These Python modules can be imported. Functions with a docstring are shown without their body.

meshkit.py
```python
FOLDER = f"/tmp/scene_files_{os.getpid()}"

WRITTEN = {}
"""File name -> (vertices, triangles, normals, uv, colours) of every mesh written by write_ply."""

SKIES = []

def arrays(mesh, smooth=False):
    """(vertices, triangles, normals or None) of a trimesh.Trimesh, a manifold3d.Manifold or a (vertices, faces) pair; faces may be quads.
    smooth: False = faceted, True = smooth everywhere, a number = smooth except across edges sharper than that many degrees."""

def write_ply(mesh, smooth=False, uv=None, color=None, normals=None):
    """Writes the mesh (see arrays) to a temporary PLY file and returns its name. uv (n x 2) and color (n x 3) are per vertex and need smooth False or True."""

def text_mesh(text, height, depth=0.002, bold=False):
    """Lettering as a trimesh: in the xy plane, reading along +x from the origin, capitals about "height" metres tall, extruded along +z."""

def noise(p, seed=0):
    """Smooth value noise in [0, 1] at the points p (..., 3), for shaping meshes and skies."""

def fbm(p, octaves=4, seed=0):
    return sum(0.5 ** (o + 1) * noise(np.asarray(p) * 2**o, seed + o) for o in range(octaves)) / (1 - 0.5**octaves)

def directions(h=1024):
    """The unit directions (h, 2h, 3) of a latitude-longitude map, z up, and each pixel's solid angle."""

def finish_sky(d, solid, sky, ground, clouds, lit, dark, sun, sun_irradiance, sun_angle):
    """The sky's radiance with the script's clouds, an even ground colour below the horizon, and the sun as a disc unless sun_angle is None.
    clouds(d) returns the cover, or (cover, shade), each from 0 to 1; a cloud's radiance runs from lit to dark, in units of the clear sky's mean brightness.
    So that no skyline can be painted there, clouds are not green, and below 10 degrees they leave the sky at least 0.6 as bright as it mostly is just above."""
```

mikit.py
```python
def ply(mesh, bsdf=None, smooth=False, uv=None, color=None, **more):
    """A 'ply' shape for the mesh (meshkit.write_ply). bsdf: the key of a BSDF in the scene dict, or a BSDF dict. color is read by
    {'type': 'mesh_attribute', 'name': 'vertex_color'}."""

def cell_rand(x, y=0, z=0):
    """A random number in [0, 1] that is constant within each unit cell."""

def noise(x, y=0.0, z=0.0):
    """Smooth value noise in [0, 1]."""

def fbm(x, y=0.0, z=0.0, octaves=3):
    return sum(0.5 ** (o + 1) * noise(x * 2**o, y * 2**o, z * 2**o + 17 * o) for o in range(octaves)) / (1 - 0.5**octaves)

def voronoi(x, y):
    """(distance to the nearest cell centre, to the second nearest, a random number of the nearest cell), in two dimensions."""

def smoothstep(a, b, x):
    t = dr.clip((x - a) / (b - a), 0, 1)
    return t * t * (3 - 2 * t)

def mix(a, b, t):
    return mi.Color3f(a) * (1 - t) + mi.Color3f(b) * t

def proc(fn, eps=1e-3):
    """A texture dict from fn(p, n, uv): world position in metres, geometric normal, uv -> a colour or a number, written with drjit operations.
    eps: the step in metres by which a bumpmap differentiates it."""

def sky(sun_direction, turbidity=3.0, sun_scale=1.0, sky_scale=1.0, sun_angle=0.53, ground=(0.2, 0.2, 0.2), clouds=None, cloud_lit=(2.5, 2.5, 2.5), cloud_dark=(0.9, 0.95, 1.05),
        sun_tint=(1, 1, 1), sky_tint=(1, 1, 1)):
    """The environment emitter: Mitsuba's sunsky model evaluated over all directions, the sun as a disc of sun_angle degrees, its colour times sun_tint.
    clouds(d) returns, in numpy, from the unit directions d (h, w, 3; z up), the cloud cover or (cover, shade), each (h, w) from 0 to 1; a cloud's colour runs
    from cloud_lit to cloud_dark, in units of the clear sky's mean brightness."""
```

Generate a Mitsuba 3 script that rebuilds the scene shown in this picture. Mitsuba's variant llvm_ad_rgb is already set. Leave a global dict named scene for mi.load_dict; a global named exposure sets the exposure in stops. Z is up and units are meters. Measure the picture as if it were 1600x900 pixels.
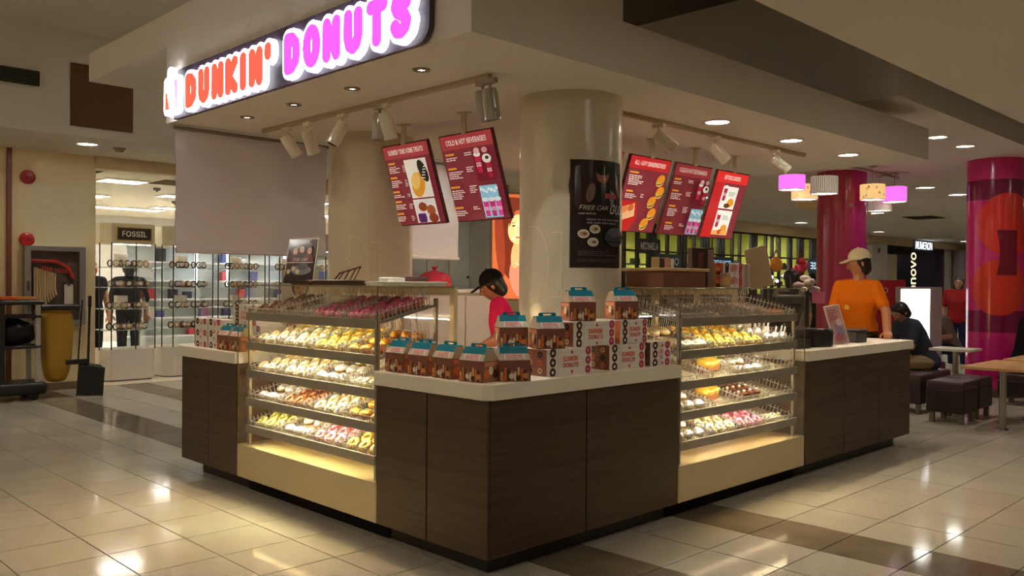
import math, random
import numpy as np, trimesh, shapely
from shapely import affinity
from shapely.geometry import Polygon, Point, LineString, box as sbox
import manifold3d as m3
import mitsuba as mi, drjit as dr
import mikit, meshkit
from mikit import noise, fbm, smoothstep

T = mi.ScalarTransform4f
scene, labels = {}, {}
rnd = random.Random(11)

# ---------------------------------------------------------------- camera, exposure, light levels
CAM = np.array([-2.8132, -3.0037, 1.4318])
FWD = np.array([0.70297504, 0.71119454, -0.00533017])
UPV = np.array([-0.00104844, 0.00853072, 0.99996306])
scene['camera'] = {'type': 'perspective', 'fov': 61.40, 'fov_axis': 'x', 'near_clip': 0.05, 'far_clip': 200.0,
                   'to_world': T().look_at(origin=CAM.tolist(), target=(CAM + FWD).tolist(), up=UPV.tolist())}
exposure = -0.22
L_WALK = 42.0      # downlights of the walkway ceiling
L_KIOSK = 80.0    # bright downlights in the kiosk soffit
L_SMALL = 60.0     # small halogens in the kiosk soffit
L_HALL = 88.0      # downlights of the dining area
L_CASE = 165.0      # lamp strips under the display shelves
L_STORE = 44.0     # ceiling panels of the watch store
WARM = (1.0, 0.80, 0.56)
SOFT = (1.0, 0.965, 0.87)
COOL = (1.0, 0.96, 0.90)

# ---------------------------------------------------------------- helpers
def lin(c):
    c = np.asarray(c, float) / 255.0
    return np.where(c <= 0.04045, c / 12.92, ((c + 0.055) / 1.055) ** 2.4)

def mix(a, b, t):
    q = lambda c: mi.Color3f(*[float(x) for x in c]) if isinstance(c, np.ndarray) else c
    return q(a) * (1 - t) + q(b) * t

def mat4(U, V, N, o):
    m = np.eye(4); m[:3, 0], m[:3, 1], m[:3, 2], m[:3, 3] = U, V, N, o
    return m

def move(x=0, y=0, z=0, rz=0, ry=0, rx=0, s=1.0):
    m = trimesh.transformations.euler_matrix(math.radians(rx), math.radians(ry), math.radians(rz), 'sxyz')
    m[:3, :3] *= s
    m[:3, 3] = (x, y, z)
    return m

class G:
    """Collects coloured meshes that become one shape."""
    def __init__(self): self.v, self.f, self.c, self.n = [], [], [], 0
    def add(self, mesh, col=(200, 200, 200), ang=None, M=None):
        if isinstance(mesh, G):
            for v, f, c in zip(mesh.v, mesh.f, mesh.c): self.raw(v, f, c, M)
            return self
        if ang is True:
            v, f = np.array(mesh.vertices), np.array(mesh.faces)
        elif ang:
            q = trimesh.graph.smooth_shade(mesh, angle=math.radians(ang), facet_minarea=None)
            v, f = np.array(q.vertices), np.array(q.faces)
        else:
            v = np.array(mesh.vertices)[np.array(mesh.faces)].reshape(-1, 3)
            f = np.arange(len(v)).reshape(-1, 3)
        return self.raw(v, f, np.broadcast_to(lin(col), (len(v), 3)), M)
    def raw(self, v, f, c, M=None):
        if M is not None:
            v = v @ M[:3, :3].T + M[:3, 3]
            if np.linalg.det(M[:3, :3]) < 0: f = f[:, ::-1]
        self.v.append(v); self.f.append(np.asarray(f)); self.c.append(c)
        return self
    def arrays(self):
        k, fs = 0, []
        for v, f in zip(self.v, self.f): fs.append(f + k); k += len(v)
        return np.vstack(self.v), np.vstack(fs), np.vstack(self.c)
    def put(self, key, bsdf='vc_matte', M=None, emit=None, w=None, **more):
        v, f, c = self.arrays()
        if emit is not None:
            rad = {'type': 'rgb', 'value': [float(x) for x in emit]} if np.ndim(emit) else {'type': 'mesh_attribute', 'name': 'vertex_color', 'scale': float(emit)}
            more['emitter'] = {'type': 'area', 'radiance': rad, 'sampling_weight': float(w or 1.0)}
        d = mikit.ply((v, f), bsdf, smooth=True, color=c, **more)
        if M is not None: d['to_world'] = T(M)
        scene[key] = d
        return key

_num = {}
def numbered(name):
    n = _num.get(name, 0); _num[name] = n + 1
    return name if n == 0 else '%s_%03d' % (name, n)
def tag(key, label, cat=None, group=None, kind=None):
    d = labels.setdefault(key, {})
    d['label'] = label
    if cat: d['category'] = cat
    if group: d['group'] = group
    if kind: d['kind'] = kind
    return key
def thing(name, label, cat, group=None): return tag(numbered(name), label, cat, group)
def struct(name, g, bsdf='vc_matte', label=None, M=None, **kw):
    k = numbered(name); labels[k] = {'kind': 'structure'}
    if label: labels[k]['label'] = label
    if g is not None: g.put(k, bsdf, M, **kw)
    return k
def part(key, name, g, bsdf='vc_matte', M=None, label=None, **kw):
    k = numbered(key + '__' + name)
    g.put(k, bsdf, M, **kw)
    if label: labels.setdefault(k, {})['label'] = label
    return k
def copy_thing(src, M, label, group=None):
    """A thing with its parts and sub-parts under the next number, moved to M."""
    k = numbered(src); d = dict(labels[src]); d['label'] = label
    if group: d['group'] = group
    labels[k] = d
    for old in [o for o in scene if o == src or o.startswith(src + '__')]:
        scene[k + old[len(src):]] = {**scene[old], 'to_world': T(M)}
        if old != src and old in labels: labels[k + old[len(src):]] = dict(labels[old])
    return k
def set_place(src, M):
    for old in scene:
        if old == src or old.startswith(src + '__'): scene[old] = {**scene[old], 'to_world': T(M)}

# ---- shapes
def bx(x0, x1, y0, y1, z0, z1):
    b = trimesh.creation.box(extents=(x1 - x0, y1 - y0, z1 - z0))
    b.apply_translation(((x0 + x1) / 2, (y0 + y1) / 2, (z0 + z1) / 2)); return b
def cb(x0, x1, y0, y1, z0, z1, c=0.004):
    """A box with chamfered edges."""
    p = []
    for sx in (0, 1):
        for sy in (0, 1):
            for sz in (0, 1):
                X, Y, Z = (x0, x1)[sx], (y0, y1)[sy], (z0, z1)[sz]
                dx, dy, dz = (c, -c)[sx], (c, -c)[sy], (c, -c)[sz]
                p += [(X + dx, Y + dy, Z), (X + dx, Y, Z + dz), (X, Y + dy, Z + dz)]
    return m3man(m3.Manifold.hull_points(np.array(p)))
def m3man(m):
    q = m.to_mesh(); return trimesh.Trimesh(q.vert_properties[:, :3], q.tri_verts, process=False)
def quad(a, b, c, d):
    return trimesh.Trimesh([a, b, c, d], [[0, 1, 2], [0, 2, 3]], process=False)
def tube(path, r, n=6, closed=False):
    """A round tube along a polyline."""
    p = np.asarray(path, float); k = len(p)
    t = np.gradient(p, axis=0) if not closed else np.roll(p, -1, 0) - np.roll(p, 1, 0)
    t /= np.linalg.norm(t, axis=1, keepdims=True) + 1e-12
    ref = np.array([0.13, 0.21, 0.97]) if abs(t[0][2]) < 0.9 else np.array([0.97, 0.2, 0.1])
    u = np.cross(t, ref); u /= np.linalg.norm(u, axis=1, keepdims=True); w = np.cross(t, u)
    a = np.arange(n) * 2 * np.pi / n
    rr = np.broadcast_to(r, (k,))
    v = (p[:, None] + rr[:, None, None] * (np.cos(a)[None, :, None] * u[:, None] + np.sin(a)[None, :, None] * w[:, None])).reshape(-1, 3)
    f = []
    for i in range(k if closed else k - 1):
        for j in range(n):
            A, B = i * n + j, i * n + (j + 1) % n; C, D = ((i + 1) % k) * n + j, ((i + 1) % k) * n + (j + 1) % n
            f += [[A, B, D], [A, D, C]]
    if not closed:
        v = np.vstack([v, p[:1], p[-1:]])
        for j in range(n):
            f += [[k * n, (j + 1) % n, j], [k * n + 1, (k - 1) * n + j, (k - 1) * n + (j + 1) % n]]
    m = trimesh.Trimesh(v, f, process=False)
    return m
def cyl(p0, p1, r, n=20, r1=None):
    return tube([p0, p1], [r, r if r1 is None else r1], n)
def lathe(prof, n=32):
    """Revolves (radius, z) pairs about z."""
    p = np.asarray(prof, float); a = np.arange(n) * 2 * np.pi / n; k = len(p)
    v = np.stack([p[:, None, 0] * np.cos(a), p[:, None, 0] * np.sin(a), np.broadcast_to(p[:, None, 1], (k, n))], -1).reshape(-1, 3)
    f = []
    for i in range(k - 1):
        for j in range(n):
            A, B, C, D = i * n + j, i * n + (j + 1) % n, (i + 1) * n + j, (i + 1) * n + (j + 1) % n
            f += [[A, B, D], [A, D, C]]
    return trimesh.Trimesh(v, f, process=False)
def ball(c, r, sub=2, scale=(1, 1, 1)):
    s = trimesh.creation.icosphere(subdivisions=sub, radius=1.0)
    s.apply_scale(np.asarray(scale) * r); s.apply_translation(c); return s
def ext(poly, h):
    return trimesh.util.concatenate([trimesh.creation.extrude_polygon(q, h, engine='earcut') for q in getattr(poly, 'geoms', [poly]) if q.area > 1e-9])
def rrect(x0, y0, x1, y1, r):
    return sbox(x0 + r, y0 + r, x1 - r, y1 - r).buffer(r, quad_segs=4)

class Print:
    """Flat print: coloured shapes stacked a hair apart on a panel lying in the uv plane, optionally bent round a cylinder."""
    def __init__(self, step=0.0003): self.items, self.step = [], step
    def poly(self, p, c): self.items.append((p, c)); return self
    def rect(self, x0, y0, x1, y1, c, r=0): return self.poly(rrect(x0, y0, x1, y1, r) if r else sbox(x0, y0, x1, y1), c)
    def ell(self, x, y, rx, ry, c, rot=0, q=6):
        return self.poly(affinity.translate(affinity.rotate(affinity.scale(Point(0, 0).buffer(1, quad_segs=q), rx, ry, origin=(0, 0)), rot, origin=(0, 0)), x, y), c)
    def ring(self, x, y, r0, r1, c): return self.poly(Point(x, y).buffer(r1, quad_segs=6).difference(Point(x, y).buffer(r0, quad_segs=4)), c)
    def line(self, pts, w, c): return self.poly(LineString(pts).buffer(w / 2, cap_style='flat'), c)
    def text(self, s, x, y, h, c, width=None, bold=True, slant=0, rot=0, center=False):
        m = meshkit.text_mesh(s, h, 0.001, bold); b = m.bounds
        k = (width / (b[1][0] - b[0][0])) if width else 1.0
        v = np.array(m.vertices); f = np.array(m.faces)
        top = f[(v[f][:, :, 2] > 0.0009).all(1)]
        v = v[:, :2] * [k, 1]; v[:, 0] += slant * v[:, 1]
        if center: v[:, 0] -= (v[:, 0].max() + v[:, 0].min()) / 2
        a = math.radians(rot); v = v @ np.array([[math.cos(a), math.sin(a)], [-math.sin(a), math.cos(a)]]) + [x, y]
        self.items.append(((v, top), c)); return self
    def lines(self, x, y, n, w, h, c, gap=1.9, seed=0):
        """Rows of print too small to read."""
        r = random.Random(seed + n)
        for i in range(n):
            xx, yy = x, y - i * h * gap
            end = x + w * r.uniform(0.55, 1.0)
            while xx < end:
                e = min(end, xx + w * r.uniform(0.1, 0.24)); self.rect(xx, yy - h, e, yy, c); xx = e + h * 0.5
        return self
    def mesh(self, bend=None, strip=0.03, xs=1.0):
        g = G()
        for k, (p, c) in enumerate(self.items):
            if isinstance(p, tuple): v, f = p; tris = [(v, f)]
            else:
                tris = []
                for q in getattr(p, 'geoms', [p]):
                    if q.geom_type != 'Polygon' or q.area < 1e-9: continue
                    cut = [q]
                    if bend:
                        x0, y0, x1, y1 = q.bounds
                        n = max(1, int((x1 - x0) / strip) + 1)
                        cut = [z for i in range(n) for z in [q.intersection(sbox(x0 + (x1 - x0) * i / n, y0 - 1, x0 + (x1 - x0) * (i + 1) / n, y1 + 1))]]
                        cut = [w for z in cut for w in getattr(z, 'geoms', [z]) if w.geom_type == 'Polygon' and w.area > 1e-10]
                    for z in cut: tris.append(trimesh.creation.triangulate_polygon(z, engine='earcut'))
            for v, f in tris:
                v, f = np.asarray(v, float)[:, :2] * [xs, 1], np.asarray(f)
                e1, e2 = v[f[:, 1]] - v[f[:, 0]], v[f[:, 2]] - v[f[:, 0]]
                neg = e1[:, 0] * e2[:, 1] - e1[:, 1] * e2[:, 0] < 0
                f = np.where(neg[:, None], f[:, ::-1], f)[np.abs(e1[:, 0] * e2[:, 1] - e1[:, 1] * e2[:, 0]) > 1e-9]
                if not len(f): continue
                z = (k + 1) * self.step
                if bend:
                    a = v[:, 0] / bend
                    w = np.stack([np.sin(a) * (bend + z), v[:, 1], np.cos(a) * (bend + z)], -1)
                else: w = np.column_stack([v, np.full(len(v), z)])
                g.raw(w, f, np.broadcast_to(lin(c), (len(w), 3)))
        return g

# ---------------------------------------------------------------- materials
VC = {'type': 'mesh_attribute', 'name': 'vertex_color'}
def pr(col, rough, spec=0.4, **k):
    return {'type': 'twosided', 'bsdf': {'type': 'principled', 'base_color': col, 'roughness': rough, 'specular': spec, **k}}
def rgb(*c): return {'type': 'rgb', 'value': lin(c).tolist()}
scene['vc_matte'] = {'type': 'twosided', 'bsdf': {'type': 'diffuse', 'reflectance': VC}}
scene['vc_satin'] = pr(VC, 0.38)
scene['vc_gloss'] = pr(VC, 0.12, 0.5)
scene['vc_metal'] = pr(VC, 0.28, metallic=1.0)
scene['glass'] = {'type': 'thindielectric', 'int_ior': 1.38}
scene['black'] = {'type': 'diffuse', 'reflectance': rgb(8, 8, 8)}

def tile_fn(p, n, uv):
    a = fbm(p.x * 2.3, p.y * 2.3, 0.0, octaves=4); b = noise(p.x * 40, p.y * 40, 1.0)
    r = mikit.cell_rand(p.x * 2.36, p.y * 2.36)
    return mix(lin((176, 169, 152)), lin((193, 186, 169)), a * 0.8 + b * 0.1 + r * 0.1)
def band_fn(p, n, uv):
    a = fbm(p.x * 6, p.y * 6, 0.0, octaves=4)
    return mix(lin((104, 94, 78)), lin((130, 118, 99)), a)
def wood_fn(p, n, uv):
    g = fbm((p.x + p.y) * 1.6, p.z * 70.0, 3.0, octaves=3); h = noise((p.x + p.y) * 14, p.z * 260.0, 9.0)
    return mix(lin((54, 41, 32)), lin((75, 59, 47)), g * 0.75 + h * 0.25)
def paint_fn(p, n, uv):
    a = fbm(p.x * 0.7, p.y * 0.7, p.z * 0.7, octaves=3)
    return mix(lin((228, 221, 210)), lin((238, 231, 220)), a)
def wall_fn(p, n, uv):
    a = fbm(p.x * 1.1, p.y * 1.1, p.z * 1.1, octaves=3)
    return mix(lin((222, 200, 156)), lin((234, 214, 172)), a)
def table_fn(p, n, uv):
    g = fbm(p.x * 4.0, p.y * 45.0, 0.0, octaves=3)
    return mix(lin((190, 142, 92)), lin((220, 176, 122)), g)
scene['tile'] = pr(mikit.proc(tile_fn), 0.09, 0.04)
scene['band_tile'] = pr(mikit.proc(band_fn), 0.09, 0.04)
scene['wenge'] = pr(mikit.proc(wood_fn), 0.42, 0.35)
scene['paint'] = {'type': 'twosided', 'bsdf': {'type': 'diffuse', 'reflectance': mikit.proc(paint_fn)}}
scene['wall_paint'] = {'type': 'twosided', 'bsdf': {'type': 'diffuse', 'reflectance': mikit.proc(wall_fn)}}
scene['table_wood'] = pr(mikit.proc(table_fn), 0.35, 0.4)

def beam(key, o, t, I, col=WARM, cut=34, full=12):
    """The beam of a reflector lamp."""
    scene[key] = {'type': 'spot', 'to_world': T().look_at(origin=list(o), target=list(t), up=[0.3, 1, 0.1]), 'intensity': {'type': 'rgb', 'value': [float(c * I) for c in col]}, 'cutoff_angle': float(cut), 'beam_width': float(full), 'sampling_weight': 1.5}

def downlight(x, y, z, r, L, label, group=None, col=SOFT, w=1.0, name='downlight'):
    k = thing(name, label, 'light', group)
    part(k, 'trim_ring', G().add(lathe([(r * 0.98, -0.002), (r * 1.02, -0.008), (r * 1.22, -0.006), (r * 1.25, 0.0)], 32), (215, 208, 196), 40), 'vc_satin', move(x, y, z))
    a = np.arange(24) * 2 * np.pi / 24
    v = np.vstack([np.stack([r * np.cos(a), r * np.sin(a), a * 0 - 0.004], -1), [[0, 0, -0.004]]])
    f = [[(j + 1) % 24, j, 24] for j in range(24)]
    part(k, 'lens', G().raw(v, f, np.ones((25, 3))), 'black', move(x, y, z), emit=np.array(col) * L, w=w)
    return k

# ================================================================ the large structure
# ---- floor: every tile that can be picked apart is a part, the far ones are one part
struct('floor', G().add(bx(-9, 46, -9, 9.3, -0.12, -0.004), (58, 48, 38)), 'vc_satin')
TX = [-1.15 - 0.4245 * k for k in range(18, 0, -1)] + [-1.15, -0.73, -0.31, 0.03, 0.37, 0.80, 1.22, 1.64, 2.08] + [2.08 + 0.4245 * k for k in range(1, 95)]
TY = [-0.445 + 0.4245 * k for k in range(-18, 23)]
TY = [y for y in TY if y < 9.1] + [9.195]
RGT, UPP = np.cross(FWD, UPV), UPV
tiles = []
for i in range(len(TX) - 1):
    for j in range(len(TY) - 1):
        c = np.array([(TX[i] + TX[i + 1]) / 2, (TY[j] + TY[j + 1]) / 2, 0.0]) - CAM
        dz = c @ FWD
        px, py = (800 + 1347 * (c @ RGT) / dz, 450 - 1347 * (c @ UPP) / dz) if dz > 0.3 else (9e9, 9e9)
        x, y = c[0] + CAM[0], c[1] + CAM[1]
        hidden = (x > 0.3 and y > 0.5 and x < 5.0 and y < 3.2)
        inside = -60 < px < 1660 and py < 960 and not hidden
        tiles.append((0 if inside else 1, dz if inside else 0, i, j))
tiles.sort()
far_tiles, far_bands = G(), G()
for n, (no, dz, i, j) in enumerate(tiles):
    x0, x1, y0, y1 = TX[i] + 0.0021, TX[i + 1] - 0.0021, TY[j] + 0.0021, TY[j + 1] - 0.0021
    band = any(abs(TX[i] - q) < 1e-6 for q in (0.37, 1.64))
    e = 0.0012; h = -0.0004 * ((i * 7 + j * 3) % 3)
    v = np.array([[x0 + e, y0 + e, h], [x1 - e, y0 + e, h], [x1 - e, y1 - e, h], [x0 + e, y1 - e, h],
                  [x0, y0, -0.006], [x1, y0, -0.006], [x1, y1, -0.006], [x0, y1, -0.006]])
    f = [[0, 1, 2], [0, 2, 3]] + [t for a in range(4) for b in [(a + 1) % 4] for t in ([a, a + 4, b + 4], [a, b + 4, b])]
    g = far_bands if band else far_tiles
    if n < 298 and not no:
        part('floor', 'tile', G().add(trimesh.Trimesh(v, f, process=False)), 'band_tile' if band else 'tile')
    else: g.add(trimesh.Trimesh(v, f, process=False))
for nm, g, m in (('far_tiles', far_tiles, 'tile'), ('far_dark_tiles', far_bands, 'band_tile')):
    labels[part('floor', nm, g, m)] = {'kind': 'stuff', 'label': 'polished floor tiles running on into the distance'}

# ---- ceilings at their different levels
struct('ceiling', G().add(bx(-9, 46, -9, -0.55, 3.0, 3.2)), 'paint', 'brown-beige plaster ceiling over the walkway, top right')
struct('ceiling', G().add(bx(-9, -0.07, -0.55, 7.6, 4.3, 4.4)), 'paint', 'high plaster ceiling left of the kiosk')
struct('ceiling', G().add(bx(-0.07, 4.91, 3.53, 7.6, 4.3, 4.4)), 'paint', 'high plaster ceiling behind the kiosk')
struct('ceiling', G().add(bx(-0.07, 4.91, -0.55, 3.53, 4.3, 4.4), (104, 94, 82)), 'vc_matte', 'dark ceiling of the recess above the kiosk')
struct('ceiling', G().add(bx(4.91, 46, 0.0, 9.2, 3.1, 3.25)), 'paint', 'grey-beige ceiling over the dining area')
struct('ceiling', G().add(bx(-9, 4.91, 7.6, 9.2, 3.1, 3.25)), 'paint', 'soffit in front of the watch store')
kiosk_soffit = G().add(bx(-0.07, 5.78, 0.06, 3.53, 2.63, 2.93))
struct('ceiling', kiosk_soffit, 'paint', 'lowered soffit over the doughnut kiosk')
struct('wall_upper', G().add(bx(-0.07, 1.09, 0.06, 3.53, 2.93, 3.47)), 'paint', 'bulkhead rising above the kiosk sign')
struct('wall_upper', G().add(bx(-0.07, 1.0, 3.53, 5.2, 3.22, 3.47)), 'paint', 'bulkhead running on behind the kiosk sign')
struct('wall_recess', G().add(bx(4.91, 5.1, 0.0, 7.6, 3.25, 4.3)).add(bx(5.1, 46, 0.0, 0.15, 3.25, 4.3)), 'paint', 'face of the dropped ceiling over the dining area')
struct('wall_recess', G().add(bx(-9, 46, -0.7, -0.56, 3.2, 4.4), (112, 100, 88)), 'vc_matte', 'step up from the walkway ceiling')
struct('trim_1', G().add(bx(2.35, 2.37, -0.5505, -0.54, 3.0, 3.2), (120, 104, 86)), 'vc_matte', 'joint line in the plaster')
# ---- walls
def wall(name, x0, x1, y0, y1, z0, z1, m='wall_paint', label=None): return struct(name, G().add(bx(x0, x1, y0, y1, z0, z1)), m, label)
wall('wall_left', -9.2, -9, -9, 9.4, 0, 4.4)
wall('wall_front', -9, 46, -9.2, -9, 0, 4.4)
wall('wall_right', 46, 46.2, -9, 9.4, 0, 4.4, 'paint')
wall('wall_back', -9, 1.36, 9.2, 9.45, 0, 3.1, label='beige wall beside the watch store')
wall('wall_back', 6.6, 12.7, 9.2, 9.45, 0, 3.1)
wall('wall_back', 22.6, 27.3, 9.2, 9.45, 0, 3.1, 'paint')
wall('wall_back', 33.5, 46, 9.2, 9.45, 0, 3.1, 'paint')
struct('wall_bulkhead', G().add(bx(-9, 4.91, 7.6, 7.75, 3.12, 4.3)), 'paint', 'grey-brown bulkhead above the watch store soffit')
struct('trim_2', G().add(bx(0.29, 0.345, 9.17, 9.2, 0, 3.1), (98, 52, 36)), 'vc_satin', 'brown vertical strip at the end of the beige wall')
struct('trim_3', G().add(bx(1.34, 6.6, 9.12, 9.3, 2.95, 3.1), (206, 186, 148)), 'vc_matte', 'beige head of the store opening')
struct('trim_4', G().add(bx(4.91, 46, 8.85, 9.2, 2.86, 3.1), (206, 184, 150)), 'vc_matte', 'beige band above the far shop fronts')
struct('baseboard_back', G().add(cb(-9, 1.35, 9.17, 9.2, 0, 0.1), (120, 96, 72)), 'vc_satin')
struct('trim_5', G().add(bx(0.53, 1.23, 7.585, 7.6, 3.21, 3.93), (112, 84, 64)), 'vc_matte', 'brown panel set into the bulkhead')
struct('trim_6', G().add(bx(12.0, 14.6, 4.3, 4.6, 2.85, 3.1), (226, 200, 150)), 'vc_matte', 'pale beam under the far ceiling')
g = G().add(bx(-0.5, 0.2, 7.56, 7.6, 3.6, 3.76), (60, 62, 52))
k = thing('air_vent', 'long dark grille high on the bulkhead at the left edge', 'vent'); part(k, 'frame', g)
for i in range(6): part(k, 'slat', G().add(bx(-0.49, 0.19, 7.545, 7.562, 3.61 + 0.025 * i, 3.62 + 0.025 * i), (84, 86, 74)))
k = thing('air_vent', 'small square vent in the far grey ceiling', 'vent')
part(k, 'frame', G().add(cb(18.5, 19.4, 4.5, 5.2, 3.085, 3.1, 0.003), (96, 88, 80)))
for i in range(5): part(k, 'slat', G().add(bx(18.55, 19.35, 4.56 + 0.13 * i, 4.6 + 0.13 * i, 3.075, 3.086), (60, 56, 52)))

# ---- lamps of the ceilings
for i, (x, y) in enumerate([(-6.0, -2.2), (-6.2, -6.0), (-4.8, -2.6), (-3.0, -5.6), (0.6, -2.3), (1.0, -5.8), (4.4, -2.2), (5.0, -6.0), (8.6, -2.2), (9.6, -5.4), (14, -2.6), (20, -3.2)]):
    downlight(x, y, 3.0, 0.16, L_WALK, 'round downlight in the walkway ceiling', 'walkway downlights', SOFT, 1.0)
for i, (x, y) in enumerate([(-5.6, 1.2), (-6.0, 5.6), (-7.6, 3.4)]):
    downlight(x, y, 4.3, 0.2, L_WALK * 2.4, 'round downlight in the high left ceiling', 'downlights of the high left ceiling', SOFT, 1.0)
for i, (x, nm) in enumerate(((2.71, 'nearest the round column'), (3.83, 'in the middle'), (4.91, 'farthest right'))):
    downlight(x, 0.45, 2.63, 0.085, L_KIOSK, 'glaring round downlight in the kiosk soffit, %s of three' % nm, None, (1, 0.82, 0.6), 1.5)
    beam('downlight_beam_%d' % i, (x, 0.45, 2.62), (x - 0.25, -0.35, 0), (5.0, 3.2, 1.8)[i])
for i, y in enumerate((0.81, 1.49, 2.18, 2.83)):
    nm = ('nearest the kiosk corner', 'second from the kiosk corner', 'third from the kiosk corner', 'farthest from the kiosk corner')[i]
    k = thing('halogen_spot', 'small recessed halogen in the soffit behind the sign, %s' % nm, 'light')
    part(k, 'trim_ring', G().add(lathe([(0.03, -0.002), (0.05, -0.006), (0.052, 0.0)], 24), (120, 104, 84), 40), 'vc_satin', move(0.23, y, 2.63))
    part(k, 'reflector', G().add(lathe([(0.03, -0.003), (0.0, -0.0022)], 24), (150, 130, 104), 40), 'vc_satin', move(0.23, y, 2.63))
    part(k, 'lens', G().raw(np.array([[-.014, -.014, 0], [-.014, .014, 0], [.014, .014, 0], [.014, -.014, 0]]), np.array([[0, 1, 2], [0, 2, 3]]), np.ones((4, 3))),
         'black', move(0.23, y, 2.6255), emit=np.array(WARM) * L_SMALL * 14, w=.6)
    beam(k + '_beam', (0.23, y, 2.62), (-0.42, y - 0.05, 0), (2.5, 4.0, 4.0, 2.5)[i])
for x, y, nm in ((7.34, 0.52, 'left'), (8.21, 0.51, 'right')):
    downlight(x, y, 3.1, 0.095, L_HALL * 1.3, 'round downlight at the front of the dining ceiling, the %s of the pair' % nm, None, SOFT, 1.0)
for i, (x, y, nm) in enumerate([(12.4, 2.47, 'beside the pale beam'), (13.95, 2.46, 'just left of the broad magenta column'), (18.81, 7.93, 'over the green shop front'), (23.87, 7.95, 'left of the dark shop with lit lettering'), (31.45, 7.91, 'right of the dark shop with lit lettering')]):
    downlight(x, y, 3.1 if y < 5 else 3.1, 0.14, L_HALL, 'small far downlight %s' % nm, None, SOFT, 0.7)
for x, y in ((11.5, 6.0), (17, 5.2), (23, 3.0), (28, 5.5), (16.5, 1.2)):
    downlight(x, y, 3.1, 0.17, L_HALL, 'round downlight in the dining ceiling', 'downlights of the dining ceiling', SOFT, 0.7)
downlight(0.9, 8.15, 3.1, 0.11, L_HALL * 2.4, 'bright round downlight in the soffit before the watch store', None, SOFT, 1.0)
downlight(3.4, 8.2, 3.1, 0.11, L_HALL, 'downlight in the soffit behind the kiosk', 'soffit downlights behind the kiosk', SOFT, 0.7)
downlight(2.8, 5.4, 4.3, 0.16, L_HALL, 'downlight in the high ceiling behind the kiosk', None, SOFT, 0.7)
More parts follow.
